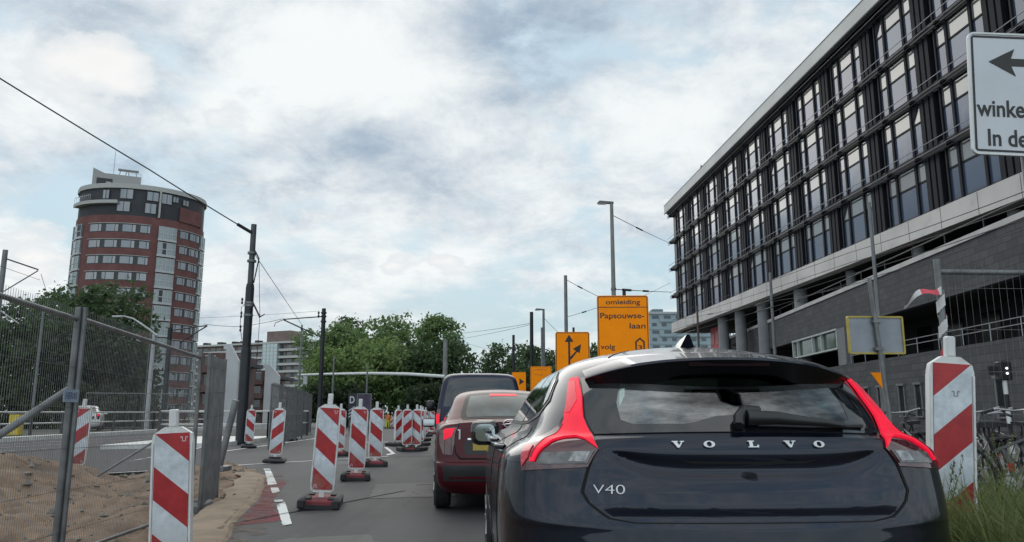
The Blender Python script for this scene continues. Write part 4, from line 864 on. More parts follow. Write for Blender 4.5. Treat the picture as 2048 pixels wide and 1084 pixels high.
# ---- long slab of flats far on the left
def flats():
    p0=at(388,690,330); p1=at(700,672,296); d=Vector((p1.x-p0.x,p1.y-p0.y,0)); ln=d.length
    B=thing('apartment_slab','long distant brick slab of flats with white balcony bands above the row houses','building',(p0.x,p0.y,-1),math.atan2(d.y,d.x))
    BR=mat('brown_brick',(.17,.125,.115),.9,var=.15,scale=.3); WB=mat('white_balcony_band',(.42,.42,.41),.8); RC=mat('shaded_gallery_wall',(.075,.06,.058),.9,var=.3,scale=.3); PN=winglass('flat_window_glass',(.035,.042,.048),.08,1.7)
    top=29.4
    m=MB(); m.box(0,ln,1.4,12,0,top); m.build('wall',BR,B)
    m=MB(); m.box(-.5,ln+.5,-.2,12.5,top,top+.7); r=m.build('roof',WB,B)
    for i in range(8):
        c=MB(); x=2+i*6.9+(i%3)*1.2; c.box(x,x+2.2 if i%2 else x+1.6,3,6,top+.7,top+2.0); c.build('chimney',mat('dark_roof_box',(.05,.045,.045),.9),r)
    m=MB(); m.box(38,50,2,9,top+.7,top+5.2); m.build('lift_house',BR,r)
    for k in range(9):
        z=top-2.85*(k+1)
        b=MB(); b.box(0,ln,-.1,1.4,z-.30,z+.05); b.box(0,ln,-.12,0,z+.05,z+.62); b.build('balcony_band',WB,B)
        w=MB()
        i=0; x=1.0
        while x<ln-3:
            if not (36<x<46):
                if k<6: w=MB()
                w.box(x,x+2.4,1.33,1.40,z+.75,z+2.15)
                if k<6: w.build('window',PN,B)
            x+=4.1 if i%2 else 3.4; i+=1
        if k>=6: w.build('hidden_window',PN,B)['kind']='stuff'
    m=MB()
    m.box(38.5,46,-.6,1.4,2,top-.2); st=m.build('stair_tower',winglass('stair_glass',(.28,.36,.37),.1,2.0),B)
    f=MB()
    for i in range(5): f.box(38.5+i*1.875-.09,38.5+i*1.875+.09,-.72,-.6,2,top-.2)
    for k in range(18): f.box(38.5,46,-.70,-.6,2.2+1.5*k,2.4+1.5*k)
    f.build('stair_frame',WB,st)
flats()
# ---- row houses with white slanted gables
def row_house(px0,pxw,px1,ytop,Y,label,base=850):
    a=at(px0,ytop,Y); w0=at(pxw,ytop,Y).x-a.x; w1=at(px1,ytop,Y).x-a.x; h=a.z+1
    B=thing('row_house',label,'house',(a.x,Y,-1))
    BR=mat('brown_house_brick',(.105,.060,.055),.9,var=.2,scale=.4); WH=mat('white_gable_render',(.42,.42,.43),.8,var=.06,scale=.3); PN=winglass('house_window_glass',(.02,.024,.028),.08,1.6)
    m=MB(); m.box(0,w0,.6,14,0,h-1.2); m.build('brick_wall',BR,B)
    m=MB(); m.prism([(w0,0),(w1,0),(w1,h-2.4),(w0+(w1-w0)*.30,h),(w0-.4,h),(w0-.4,h-.7),(w0,h-.7)],0,.7); m.build('gable_wall',WH,B)
    m=MB(); m.box(w0-.5,w1-.02,.7,12,h-3.0,h-2.4) ; m.build('roof',mat('dark_roof_felt',(.05,.05,.055),.9),B)
    nfl=4
    for k in range(nfl):
        z=h-1.2-2.9*(k+1)
        b=MB(); b.box(.0,w0-.3,-.6,.6,z-.1,z+.95); b.build('balcony',BR,B)
        i=0; x=.6
        while x<w0-1.6:
            w=MB(); w.box(x,x+1.5,.52,.6,z+1.0,z+2.4); wo=w.build('window',PN,B); f=MB(); f.box(x-.08,x+1.58,.48,.6,z+2.4,z+2.5); f.build('window_frame',WH,wo); x+=2.6
row_house(402,453,479,689,117,'brown brick row house with the taller white slanted gable wall')
row_house(478,531,560,729,165,'brown brick row house with the smaller white gable behind the black tram pole')
def blue_flats():
    a=at(1297,628,285); b=at(1352,628,285)
    B=thing('apartment_block','pale blue distant apartment block beside the far corner of the office','building',(a.x,285,-1))
    W=mat('pale_blue_render',(.24,.30,.33),.8,var=.08,scale=.1); PN=winglass('block_window_glass',(.03,.04,.05),.1,1.6); G=mat('grey_balcony',(.12,.15,.17),.8); h=a.z+1; w=30
    m=MB(); m.box(0,w,0,14,0,h); m.build('wall',W,B); m=MB(); m.box(-.4,w,-.5,14,h,h+.8); m.build('roof',mat('pale_roof_edge',(.34,.36,.37),.8),B)
    m=MB(); m.box(2,6,3,8,h+.8,h+2.2); m.build('roof_box',G,B)
    for k in range(11):
        z=h-2.75*(k+1)
        m=MB()
        if k%2==0: m.box(4,w,-.5,0,z-.2,z+.9)
        else: m.box(0,w,-.15,0,z-.2,z+.1)
        m.build('balcony_band',W,B)
        q=MB(); x=1.2; i=0
        while x<w-2: q=MB(); q.box(x,x+(1.7 if k%2 else 2.6),-.06,0,z+.95,z+2.2); q.build('window',PN,B); x+=3.6 if k%2 else 4.4; i+=1
blue_flats()
# ------------------------------------------------------------------ road works: beacons, fences, signs, poles, wires
PLWH=mat('white_plastic',(.60,.60,.59),.5,var=.08,scale=5,dirt=((.33,.31,.28),7,.52,.7)); SL=stripemat('stripes_leaning_left',1); SR=stripemat('stripes_leaning_right',-1)
FOOTR=mat('red_rubber_foot',(.17,.030,.036),.8,var=.3,scale=6,dirt=((.10,.085,.075),5,.5,.6)); FOOTB=mat('black_rubber_foot',(.020,.020,.021),.8,var=.3,scale=6)
EMBW=mat('pale_print_mark',(.62,.60,.60),.5); EMBD=mat('grey_print_mark',(.20,.20,.21),.5)
def beacon(label,p,rz,lean,kind,red=True,group='red and white road works beacons',mark=True):
    t=thing('road_beacon',label,'beacon',p,rz,group); t.rotation_euler=(lean[1],lean[0],rz); sm=SL if kind=='\\' else SR
    f=MB()
    if red:
        f.k=0; f.box(-.19,.19,-.36,.36,.012,.105,.02); f.k=1; f.box(-.245,-.15,-.40,.40,0,.115,.02); f.box(.15,.245,-.40,.40,0,.115,.02); f.box(-.20,.20,-.385,.385,.0,.05)
        for s in (-1,1):
            f.box(s*.13-.03,s*.13+.03,-.34,-.14,.103,.125); f.box(s*.13-.03,s*.13+.03,.14,.34,.103,.125)
    else:
        f.k=1; f.box(-.24,.24,-.45,.45,0,.085,.03); f.box(-.14,.14,-.12,.12,.08,.12,.015)
    f.build('foot',[FOOTR,FOOTB],t,40)
    m=MB(); m.prism([(-.10,.165),(.10,.165),(.137,.19),(.145,.30),(.145,1.12),(.135,1.165),(.06,1.215),(-.06,1.215),(-.135,1.165),(-.145,1.12),(-.145,.30),(-.137,.19)],-.030,.030)
    m.prism([(-.143,.25),(-.130,.25),(-.130,1.10),(-.143,1.10)],-.043,.043); m.prism([(.130,.25),(.143,.25),(.143,1.10),(.130,1.10)],-.043,.043)
    m.box(-.03,.03,-.028,.028,.06,.17); pn=m.build('panel',PLWH,t,30)
    for s in (-1,1):
        m=MB(); m.box(-.122,.122,s*.0345-.0035,s*.0345+.0035,.195,1.170); m.build('striped_sheet',sm,pn)
    m=MB(); m.box(-.032,.032,-.026,.026,1.21,1.345,.008); m.box(-.022,.022,-.03,-.024,1.22,1.34); m.build('handle',PLWH,t,40)
    if mark:
        def glyph(cx,cz,fl):
            g=MB()
            for (x0,x1,z0,z1) in ((-.026,-.010,.010,.016),(.010,.026,.010,.016),(-.014,-.009,-.016,.013),(.009,.014,-.016,.013),(-.010,.010,-.019,-.014)): 
                z0_,z1_=(z0,z1) if fl>0 else (-z1,-z0); g.box(cx+x0,cx+x1,-.0405,-.0375,cz+z0_,cz+z1_)
            return g
        sx=1 if kind=='\\' else -1
        glyph(.085*sx,1.125,1).build('print_mark',EMBW,pn); glyph(-.085*sx,.235,-1).build('print_mark',EMBW,pn)
    return t
GB='red and white road works beacons'
def gpt(px,py,Y=None,z=0): 
    p=at_ground(px,py); return (p[0],p[1],gz(p[1])+.003)
beacon('nearest red and white beacon, standing in the sand right by the wire fence',(atx(357,5.95,950),5.95,-.20),R(9),(R(-2.8),0),'\\')
beacon('leaning striped beacon on the dark red rubber foot, foremost on the open tarmac',(-2.32,9.75,.006),R(9),(R(3.0),0),'\\')
beacon('second striped beacon of the lane row, just behind the foremost leaning one',(-2.66,13.6,.006),R(10),(R(1.8),0),'\\')
beacon('third striped beacon of the lane row, half covered by the second',(-2.93,17.0,.006),R(14),(R(.8),0),'\\')
beacon('striped beacon of mirrored stripes on a flat black mat at the end of the sand',(-5.42,18.2,.006),R(12),(R(2.4),0),'/',False)
beacon('slim beacon on black mat between the big black tram pole and the sand',(-8.5,25.6,.012),R(20),(R(1.6),0),'\\',False)
beacon('small far beacon in front of the dark mesh fence, left of the lane row',(-9.0,32.3,.014),R(20),(R(1.0),0),'\\',False)
beacon('beacon seen through the wire mesh behind the sand heap on the far left',(-7.88,14.4,.02),R(18),(R(2.2),0),'/',False)
bt=beacon('tall beacon in the grass of the right verge beside the black hatchback',(atx(1880,5.25,850),5.25,.205),R(-6),(R(4.6),0),'/',mark=False); bt.scale=(.98,1,1.06)
g=MB()
for (x0,x1,z0,z1) in ((-.026,-.010,.010,.016),(.010,.026,.010,.016),(-.014,-.009,-.016,.013),(.009,.014,-.016,.013),(-.010,.010,-.019,-.014)): g.box(.02+x0,.02+x1,-.0405,-.0375,.985+z0,.985+z1)
g.build('print_mark',EMBD,bt.children[1])
beacon('beacon with rising stripes forming the left half of the arrow shaped pair',(-3.10,23.4,.006),R(20),(0,0),'/')
beacon('beacon with falling stripes forming the right half of the arrow shaped pair',(-2.83,23.5,.006),R(-12),(0,0),'\\')
beacon('turned beacon peeking out behind the left half of the arrow shaped pair',(-3.86,26.8,.006),R(48),(0,0),'/')
for y,px,lab in ((27.0,841,'first beacon receding behind the right half of the arrow shaped pair'),(31.5,845,'second beacon receding behind the right half of the arrow shaped pair'),(37.5,851,'last beacon of the run receding behind the arrow shaped pair')):
    beacon(lab,(atx(px,y,850),y,gz(y)+.006),R(-14),(0,0),'\\')
beacon('far beacon on the right of the beacon run, just left of the van',(atx(864,42,850),42,gz(42)+.006),R(8),(0,0),'\\')
for px,k,lab in ((783,'/','tiny far beacon beside the road worker, the left one of two'),(791,'\\','tiny far beacon beside the road worker, the right one of two')):
    beacon(lab,(atx(px,81,845),81,gz(81)+.006),R(5),(0,0),k,True,GB,False)
beacon('beacon almost hidden behind the foremost leaning one',(atx(679,21,860),21.0,.006),R(14),(R(1),0),'\\')
# ---- temporary wire fences
GALV=mat('galvanised_steel',(.17,.175,.18),.55,.55,.25,5,dirt=((.12,.115,.11),6,.5,.6)); WIRE=mat('mesh_wire',(.165,.162,.16),.6,.5,.2,5); CONCB=mat('fence_foot_concrete',(.16,.155,.15),.95,var=.25,scale=5,bump=.3)
def fence_panel(label,p,q,h=2.0,pitch=.034,posts=(1,1),far=False,brace=None,plate=False,group='temporary wire fence panels',cat='fence',zb=None,lean=0,wr=.0017,foot=True):
    p=Vector(p); q=Vector(q); d=q-p; ln=math.hypot(d.x,d.y); a=math.atan2(d.y,d.x); t=thing('wire_fence',label,cat,p,a,group)
    sl=d.z/ln; Z=lambda x:x*sl
    n=5 if far else 10
    for k,x in enumerate((0,ln)):
        if posts[k]: m=MB(); m.tube([(x,0,Z(x)-.02),(x,0,Z(x)+h*.5),(x,0,Z(x)+h+(.07 if not far else 0))],.0245 if not far else .03,n); m.build('post',GALV,t,50)
    m=MB(); m.tube([(0,0,h-.03),(ln,0,Z(ln)+h-.03)],.021 if not far else .025,n); m.build('top_rail',GALV,t,50)
    m=MB(); m.tube([(0,0,.12),(ln,0,Z(ln)+.12)],.017,n); m.build('bottom_rail',GALV,t,50)
    m=MB(); k=int(ln/pitch)
    for i in range(1,k):
        x=i*pitch; w=wr if not far else wr*3; m.tube([(x,-.022,Z(x)+.13),(x,-.022,Z(x)+h+.045)],w,3,False)
    for z in (.3,.62,.94,1.26,1.58,1.9) if not far else (.4,1.0,1.6): m.tube([(0,-.025,z),(ln,-.025,Z(ln)+z)],wr*1.2 if not far else .006,3,False)
    m.build('wire_mesh',WIRE,t)
    if brace:
        for (b0,b1,r) in brace: m=MB(); m.tube([b0,b1],r,10); m.build('brace',GALV,t,50)
    if plate:
        m=MB(); m.box(*plate,-.034,-.028,1.30,1.40); pl=m.build('name_plate',mat('pale_blue_plate',(.22,.27,.34),.6,var=.1),t)
        x0,x1=plate; vs,fs=text_mb('HERAS',.075,.002,(x0+.03,-.0355,1.325),x1-x0-.06); m=MB(); m.add(vs,fs); m.build('lettering',mat('blue_lettering',(.07,.10,.17),.6),pl)
    return t
def foot_block(label,p,rz,group='concrete blocks under the fence'):
    t=MB(); t.box(-.35,.35,-.115,.115,0,.14,.02); t.box(-.05,.05,-.06,.06,.138,.17); o=t.build('concrete_block',CONCB,None,40,p,rz); tag(o,label,'concrete block',group)
A=Vector((-3.52,6.34,0)); fd=Vector((-.115,.9934,0)); 
pA=A-fd*3.45; pC=A+fd*3.48
zA,zB,zC=-.06,-.10,-.17
# lengths follow the picture: the run stands along the sand, leading away beside the road
fence_panel('near wire fence panel beside the sand, cut off by the left edge of the photo',(pA.x,pA.y,zA),(A.x-.03,A.y-.04,zB))
fence_panel('wire fence panel with a small name plate and a thick slanting strut by its post',(A.x,A.y,zB),(pC.x-.0,pC.y,zC),plate=(-.30,-.04),brace=[((-.02,.06,1.40),(-1.45,.95,.25),.030)])
D=Vector((-5.0,13.1,0))
fence_panel('wire fence panel seen edge on so its mesh looks solid grey',(-3.86,9.94,-.2),(-4.27,11.6,-.17),wr=.0034,pitch=.016,posts=(1,1))
t=thing('fence_strut','thick grey strut leaning between the edge-on fence panel and the tarmac','strut',at(438,935,14.2)); m=MB(); m.tube([(0,0,0),at(472,800,14.2)-at(438,935,14.2)],  .062,10); m.build('tube',GALV,t,50); m=MB(); m.box(-.16,.16,-.2,.2,-.06,.03,.01); m.build('foot_plate',GALV,t)
foot_block('grey concrete fence foot in the sand under the edge-on fence panel',(-4.0,10.2,-.14),HD+PI/2)
foot_block('grey concrete fence foot below the fence post with the name plate',(A.x,A.y,-.20),HD)
t=thing('steel_strut','thin steel strut lying slanted from the fence to the sand beyond the mesh','strut',(-6.6,14.0,.05)); m=MB(); m.tube([(-.35,-.9,-.05),(.25,.3,.62)],.02,8); m.build('tube',GALV,t,50)
# far run of mesh fence along the road
far=[(-7.55,24.6),(-8.05,28.0),(-8.6,31.4),(-9.25,34.8),(-9.9,38.2),(-10.6,41.6)]
nm_=['nearest panel of the far dark fence run beside the striped beacons','second panel of the far dark fence run','middle panel of the far dark fence run','fourth panel of the far dark fence run','last panel of the far dark fence run, under the trees']
for i in range(5): fence_panel(nm_[i],(*far[i],.01),(*far[i+1],.01),pitch=.11,far=True,group='far run of wire fence panels',wr=.0026)
fence_panel('low mesh fence panel standing behind the railing before the dark trees',(-25.5,47,.1),(-20.5,50,.1),h=2.2,pitch=.12,far=True,group='far run of wire fence panels',wr=.0026)
# right hand fence panel, its post wrapped in barrier tape
rp=Vector((atx(1882,5.9,610),5.9,.16))
fence_panel('wire fence panel on the right verge, its post wound with barrier tape',rp,(rp.x+3.45,6.25,.19),h=2.06,pitch=.060,wr=.0013)
tp=thing('barrier_tape','red and white barrier tape wound round the right fence post, its end fluttering','tape',(rp.x,rp.y,rp.z+1.35))
TW=mat('white_tape',(.55,.53,.53),.4,var=.1,scale=6); TR=mat('red_tape',(.50,.05,.07),.4,var=.1,scale=6)
m=MB(); n=90; rr=random.Random(3)
for i in range(n+1):
    s=i/n; a=s*2*PI*4.2; z=-.25+s*.78; r=.031+.006*math.sin(i*1.7); m.v+=[(r*math.cos(a),r*math.sin(a),z-.045),(r*math.cos(a),r*math.sin(a),z+.045)]
for i in range(n): m.f.append((2*i,2*i+2,2*i+3,2*i+1)); m.m.append(1 if (i//9)%4==3 else 0)
m.build('winding',[TW,TR],tp)
m=MB(); n=26
for i in range(n+1):
    s=i/n; x=-s*.31; z=.535-.13*s*s-.02*math.sin(s*9); y=-.03-.03*math.sin(s*7); wd=.028*(1-.55*s)+.004; tw=.8*math.sin(s*5); m.v+=[(x,y-wd*math.sin(tw),z-wd*math.cos(tw)),(x,y+wd*math.sin(tw),z+wd*math.cos(tw))]
for i in range(n): m.f.append((2*i,2*i+2,2*i+3,2*i+1)); m.m.append(1 if i in range(3,13) else 0)
m.build('loose_end',[TW,TR],tp)
# ---- signs
ORG=mat("orange_sign_face",(.97,.27,.003),.6,spec=.12,var=.05,scale=2,dirt=((.60,.20,.02),3,.55,.35)); BLK=mat('black_sign_paint',(.012,.011,.010),.55); GREYB=mat('grey_sign_metal',(.22,.235,.26),.5,.4,.12,3); YEL=mat('yellow_sign_frame',(.36,.275,.045),.5); WSIGN=mat('white_sign_face',(.50,.51,.54),.4,var=.05,scale=2)
def rrect(x0,x1,z0,z1,r,n=6):
    o=[]
    for cx,cz,a0 in ((x1-r,z0+r,-90),(x1-r,z1-r,0),(x0+r,z1-r,90),(x0+r,z0+r,180)):
        for i in range(n+1): a=R(a0+90*i/n); o.append((cx+r*math.cos(a),cz+r*math.sin(a)))
    return o
def rim(m,x0,x1,z0,z1,r,w,y0,y1):
    a=rrect(x0,x1,z0,z1,r); b=rrect(x0+w,x1-w,z0+w,z1-w,max(.005,r-w)); n=len(a)
    for (A_,B_) in ((a,b),):
        for i in range(n):
            j=(i+1)%n; vs=[]
            for y in (y0,y1): vs+=[(A_[i][0],y,A_[i][1]),(A_[j][0],y,A_[j][1]),(B_[j][0],y,B_[j][1]),(B_[i][0],y,B_[i][1])]
            m.add(vs,[(0,1,2,3),(7,6,5,4),(0,4,5,1),(2,6,7,3)])
def sign(name,label,cat,p,rz,w,h,zb,face,border=BLK,bw=.02,poles=((-.4,),(.4,)),inset=.02,r=.05,group=None,pr=.03,base=None):
    t=thing(name,label,cat,p,rz,group)
    m=MB(); m.prism(rrect(-w/2,w/2,zb,zb+h,r),-.015,.0); f=m.build('sign_plate',[face],t,30)
    m=MB(); m.prism(rrect(-w/2+.005,w/2-.005,zb+.005,zb+h-.005,r),.0005,.012); m.build('plate_back',GREYB,f)
    if border: m=MB(); rim(m,-w/2+inset,w/2-inset,zb+inset,zb+h-inset,max(.01,r-inset),bw,-.0175,-.0145); m.build('border_line',border,f)
    for x, in poles:
        m=MB(); m.tube([(x,.045,-.3 if base is None else base),(x,.045,zb+h-.05)],pr,12); m.build('post',GALV,t,50)
    return t,f
def letters(f,txt,size,x,z,width,m_=BLK,name='lettering',bold=.01,y=-.015):
    vs,fs=text_mb(txt,size,.004,(x,y-.002,z),width,bold); m=MB(); m.add(vs,fs); return m.build(name,m_,f)
def polymark(f,poly,name='arrow',m_=BLK,y0=-.019,y1=-.0145): m=MB(); m.prism(poly,y0,y1); return m.build(name,m_,f)
# diversion sign
t,f=sign('diversion_sign','big orange diversion sign with a street name beside the street lamp','sign',(atx(1246,18,650),18,.1),R(-1.5),1.20,1.62,2.10,ORG,poles=((-.42,),(.42,)),bw=.018,r=.06)
z1=3.72
m=MB(); m.box(-.575,.575,-.0175,-.0145,z1-.285,z1-.268); m.build('divider_line',BLK,f)
letters(f,'omleiding',.155,-.39,z1-.205,.80); letters(f,'Papsouwse-',.185,-.525,z1-.535,1.02); letters(f,'laan',.185,.15,z1-.775,.37); letters(f,'volg',.165,-.53,z1-1.255,.33); letters(f,'3',.155,.335,z1-1.275,.095)
a=[(.27,z1-1.40),(.27,z1-1.08),(.38,z1-.985),(.49,z1-1.08),(.49,z1-1.40),(.455,z1-1.40),(.455,z1-1.10),(.38,z1-1.03),(.305,z1-1.10),(.305,z1-1.40)]
polymark(f,a)
# lane arrow sign
t,f=sign('lane_arrow_sign','orange sign with one upright and one branching black arrow','sign',(atx(1145,24,690),24,.1),R(-1),1.06,1.5,1.98,ORG,poles=((-.36,),(.36,)),bw=.02,r=.07)
polymark(f,[(-.135,2.4),(-.075,2.4),(-.075,3.17),(.03,3.17),(-.105,3.40),(-.24,3.17),(-.135,3.17)])
polymark(f,[(-.075,2.62),(-.075,2.71),(.10,2.885),(.01,2.96),(.265,3.10),(.215,2.82),(.145,2.865),(-.04,2.64)])
t,f=sign('orange_notice_sign','small orange sign with faint lettering above the red saloon roof','sign',(atx(1082,34,760),34,.1),R(-1),.92,1.5,1.50,ORG,poles=((-.3,),(.3,)),bw=.012)
letters(f,'omleiding',.10,-.32,2.83,.55,mat('faded_orange_print',(.50,.16,.02),.6)); letters(f,'volg',.09,-.32,2.62,.4,MATS['faded_orange_print'])
t,f=sign('orange_arrow_sign','small orange sign with a black arrow right of the van roof','sign',(atx(1038,40,765),40,.1),R(-1),.70,1.3,1.75,ORG,border=None,poles=((0,),))
polymark(f,[(.02,2.75),(.02,2.40),(.26,2.57)])
# bordered white direction sign at the right edge
sp=at(1940,190,5.5)
t,f=sign('direction_sign','white sign with a black left arrow at the right edge of the photo','sign',(sp.x+.56,5.5,.15),R(-2),1.12,.975,2.83,WSIGN,poles=((-.165,),(.45,)),bw=.016,inset=.025,r=.05,pr=.036)
z0=-.15
polymark(f,[(-.41,3.72+z0),(-.215,3.83+z0),(-.245,3.75+z0),(.36,3.75+z0),(.36,3.69+z0),(-.245,3.69+z0),(-.215,3.61+z0)])
letters(f,'winkel',.185,-.512,3.284+z0,.375,bold=.014); letters(f,'In de',.185,-.44,3.053+z0,.285,bold=.014)
m=MB(); rim(m,-.56,.56,2.83,3.805,.05,.014,-.022,-.012); m.build('sign_edge',PLWH,f)
for o_ in t.children: 
    if o_.name.startswith('sign_plate'): o_.location=(0,0,0); o_.rotation_euler.y=R(3.6); o_.location.x=-3.3*math.sin(R(3.6))
# tilted sign seen from behind
t=thing('roadside_sign','grey back of a yellow framed sign on a tilted post','sign',(at(1751,670,11.6).x,11.6,.1),R(3))
m=MB(); m.box(-.405,.405,-.012,.012,1.90,2.42); f=m.build('sign_back',GREYB,t)
m=MB(); rim(m,-.43,.43,1.875,2.445,.03,.026,-.03,.02); m.build('yellow_frame',YEL,f)
m=MB(); m.tube([(.16,-.055,-.3),(.0,-.055,2.16),(-.055,-.055,3.02)],.032,10); m.build('post',GALV,t,50)
for z in (1.95,2.36): m=MB(); m.box(-.06,.07,-.09,-.012,z-.02,z+.02); m.build('clamp',GALV,t)
p=at(1757,777,11.9); t=thing('orange_pennant','small orange triangle sign behind the tilted sign post','sign',(p.x,11.9,.1)); m=MB(); m.prism([(-.10,1.62),(.10,1.62),(.06,1.38)],-.012,.012); f=m.build('sign_plate',ORG,t); m=MB(); m.tube([(.055,.04,0),(.055,.04,1.62)],.02,8); m.build('post',GALV,t)
# board with a big letter under the trees
p=at(719,809,42); t=thing('site_board','dark blue board with a white letter and stripes under the trees','board',(p.x,42,gz(42)),R(6))
m=MB(); m.box(-.60,-.18,-.03,.03,.75,2.12); f=m.build('dark_panel',mat('near_black_panel',(.012,.012,.02),.5),t); m=MB(); m.box(-.15,.62,-.025,.03,.7,2.12); m.build('purple_panel',mat('dark_purple_panel',(.045,.03,.06),.5,var=.5,scale=2),t)
m=MB(); rim(m,-.15,.62,.7,2.12,.02,.03,-.04,-.02); m.build('panel_edge',mat('grey_edge',(.2,.2,.22),.6),t)
letters(f,'D',.50,-.52,1.62,.26,WSIGN,y=-.035,bold=.02)
for q in range(3): polymark(f,[(-.55,1.18-.17*q),(-.24,1.40-.17*q),(-.24,1.46-.17*q),(-.55,1.24-.17*q)],'stripe',WSIGN,-.04,-.03)
m=MB(); 
for x in (-.5,.5): m.tube([(x,.05,0),(x,.05,2.1)],.035,8)
m.build('posts',GALV,t)
# ---- poles
DPOLE=mat('dark_tram_pole',(.012,.014,.018),.5,.2,.25,2); GPOLE=mat('grey_pole',(.165,.17,.175),.6,.3,.15,2); UPOLE=mat('upper_grey_pole',(.055,.058,.065),.55,.2,.2,2); CPOLE=mat('concrete_pole',(.20,.195,.185),.8,var=.15,scale=2); PALEP=mat('pale_pole',(.40,.40,.41),.6,.1,.1,2)
def pole(name,label,cat,px,ytop,Y,r0,r1,m_=GPOLE,py=None,group=None,extra=None,sleeve=None,z0=None):
    tp_=at(px,ytop,Y); base=Vector((tp_.x,Y,gz(Y) if z0 is None else z0)); h=tp_.z-base.z
    t=thing(name,label,cat,base,0,group); m=MB(); m.tube([(0,0,0),(0,0,h*.5),(0,0,h)],[r0,(r0+r1)/2,r1],14); m.build('pole',m_,t,50)
    if sleeve:
        for (za,zb,r,mm) in sleeve: q=MB(); q.lathe([(r*.9,za-.02),(r,za),(r,zb),(r*.9,zb+.03)],16); q.build('sleeve',mm,t,50)
    return t,h
INS=mat('insulator',(.03,.025,.025),.4)
def arm(t,pts,r=.03,name='arm',m_=None): m=MB(); m.tube(pts,r,6); return m.build(name,m_ or DPOLE,t)
# big tram pole
t,h=pole('tram_pole','big black tram pole rising behind the sand and beacons','pole',508,449,28,.125,.10,UPOLE,sleeve=None)
q=MB(); q.lathe([(.185,0),(.185,3.25),(.15,3.45)],18); q.build('lower_pole',DPOLE,t,50); q=MB(); q.lathe([(.15,3.4),(.15,5.6),(.128,5.75)],18); q.build('middle_pole',DPOLE,t,50)
for z in (6.6,6.9,4.95,5.05,4.6): q=MB(); q.lathe([(.165,z-.04),(.165,z+.04)],14); q.build('clamp_ring',GALV,t)
arm(t,[(.1,-.0,h-1.0),(.36,-.3,h-1.35)],.028); arm(t,[(.12,0,h-2.2),(.36,-.3,h-1.35)],.022); arm(t,[(.15,0,h-2.95),(.55,-.4,h-3.5)],.032); arm(t,[(.52,-.4,h-3.52),(.72,-.4,h-3.40)],.02)
for z in (4.5,4.0,5.0): q=MB(); q.lathe([(.02,0),(.045,.05),(.02,.12),(.045,.18),(.02,.24)],8,(-.26,0,z)); q.build('insulator',INS,t)
q=MB(); q.tube([(-.16,0,5.0),(-.27,0,4.9),(-.28,0,4.2),(-.18,0,3.7)],.012,5); q.build('cable',INS,t)
BIGTOP=t.location+Vector((0,0,h)); BIG=t
# second tram pole with its cantilever
t,h=pole('tram_pole','slim dark tram pole with a long slanted arm reaching left over the fence','pole',648,617,53,.17,.14,DPOLE)
arm(t,[(0,0,h-.55),(-2.75,0,h-.75)],.04); arm(t,[(-2.75,0,h-.78),(-.05,0,h-2.0)],.045); arm(t,[(-1.55,0,h-1.40),(-.8,0,h-1.9)],.03)
for z in (h-.3,h-.55,h-.9): q=MB(); q.lathe([(.20,z-.05),(.20,z+.05)],12); q.build('clamp_ring',DPOLE,t)
q=MB(); q.lathe([(.03,0),(.09,.1),(.03,.25),(.09,.35),(.03,.45)],8,(-.35,0,h-.65)); q.build('insulator',INS,t); q=MB(); q.tube([(-2.75,0,h-.78),(-3.3,0,h-1.0),(-3.35,0,h-1.25)],.025,5); q.build('steady_arm',INS,t)
ST=t.location+Vector((-2.75,0,h-.7))
t,h=pole('tram_pole','grey tram pole with a bracket at the far left edge of the photo','pole',11,500,38,.14,.12,GPOLE)
arm(t,[(.1,0,h-.45),(1.75,0,h-1.0)],.035); arm(t,[(.15,0,h-2.1),(1.75,0,h-1.05)],.03); arm(t,[(-.3,0,h-2.8),(1.1,0,h-3.7)],.03,m_=PALEP)
t,h=pole('tram_pole','dark tram pole in front of the brick tower with a short bracket to the right','pole',341,655,56,.19,.16,DPOLE)
arm(t,[(.1,0,h-.2),(2.65,0,h+.15)],.045); arm(t,[(.9,0,h-1.0),(2.65,0,h+.12)],.05)
# signal mast with a long white boom
t,h=pole('signal_mast','grey concrete mast carrying a long white boom in front of the trees','mast',891,680,75,.26,.20,CPOLE)
z=at(745,748,75).z-t.location.z; x0=at(597,750,75).x-t.location.x
m=MB(); m.tube([(0,-.2,z-.25),(x0*.25,-.2,z-.02),(x0*.5,-.2,z+.05),(x0*.8,-.2,z-.02),(x0,-.2,z-.10)],[.16,.15,.13,.11,.09],10); m.build('boom',mat('white_boom',(.62,.64,.62),.5),t,50)
m=MB(); m.box(x0*.96,x0*.96+.35,-.35,-.1,z-1.0,z-.2); m.build('signal_box',PALEP,t)
# street lamps
LH=mat('lamp_housing',(.10,.10,.105),.5,.3); LENS=mat('lamp_lens',(.30,.30,.28),.3)
def lamp(label,px,ytop,Y,r0,r1,m_,hw,head=True,group='street lamps'):
    t,h=pole('street_lamp',label,'street lamp',px,ytop,Y,r0,r1,m_,group=group)
    s=hw; m=MB()
    m.add([(.12*s,-.10*s,h-.02),(.12*s,.10*s,h-.02),(.12*s,.10*s,h+.10*s),(.12*s,-.10*s,h+.10*s),(-.9*s,-.13*s,h+.02*s),(-.9*s,.13*s,h+.02*s),(-.75*s,.10*s,h+.17*s),(-.75*s,-.10*s,h+.17*s)],[(0,1,2,3),(7,6,5,4),(0,4,5,1),(1,5,6,2),(2,6,7,3),(3,7,4,0)])
    hd=m.build('lamp_head',LH,t); m=MB(); m.box(-.85*s,-.35*s,-.10*s,.10*s,h-.05*s,h+.01*s); m.build('lamp_lens',LENS,hd); return t,h
t,h=lamp('tall grey street lamp behind the big orange diversion sign',1223,407,29,.115,.065,CPOLE,.62)
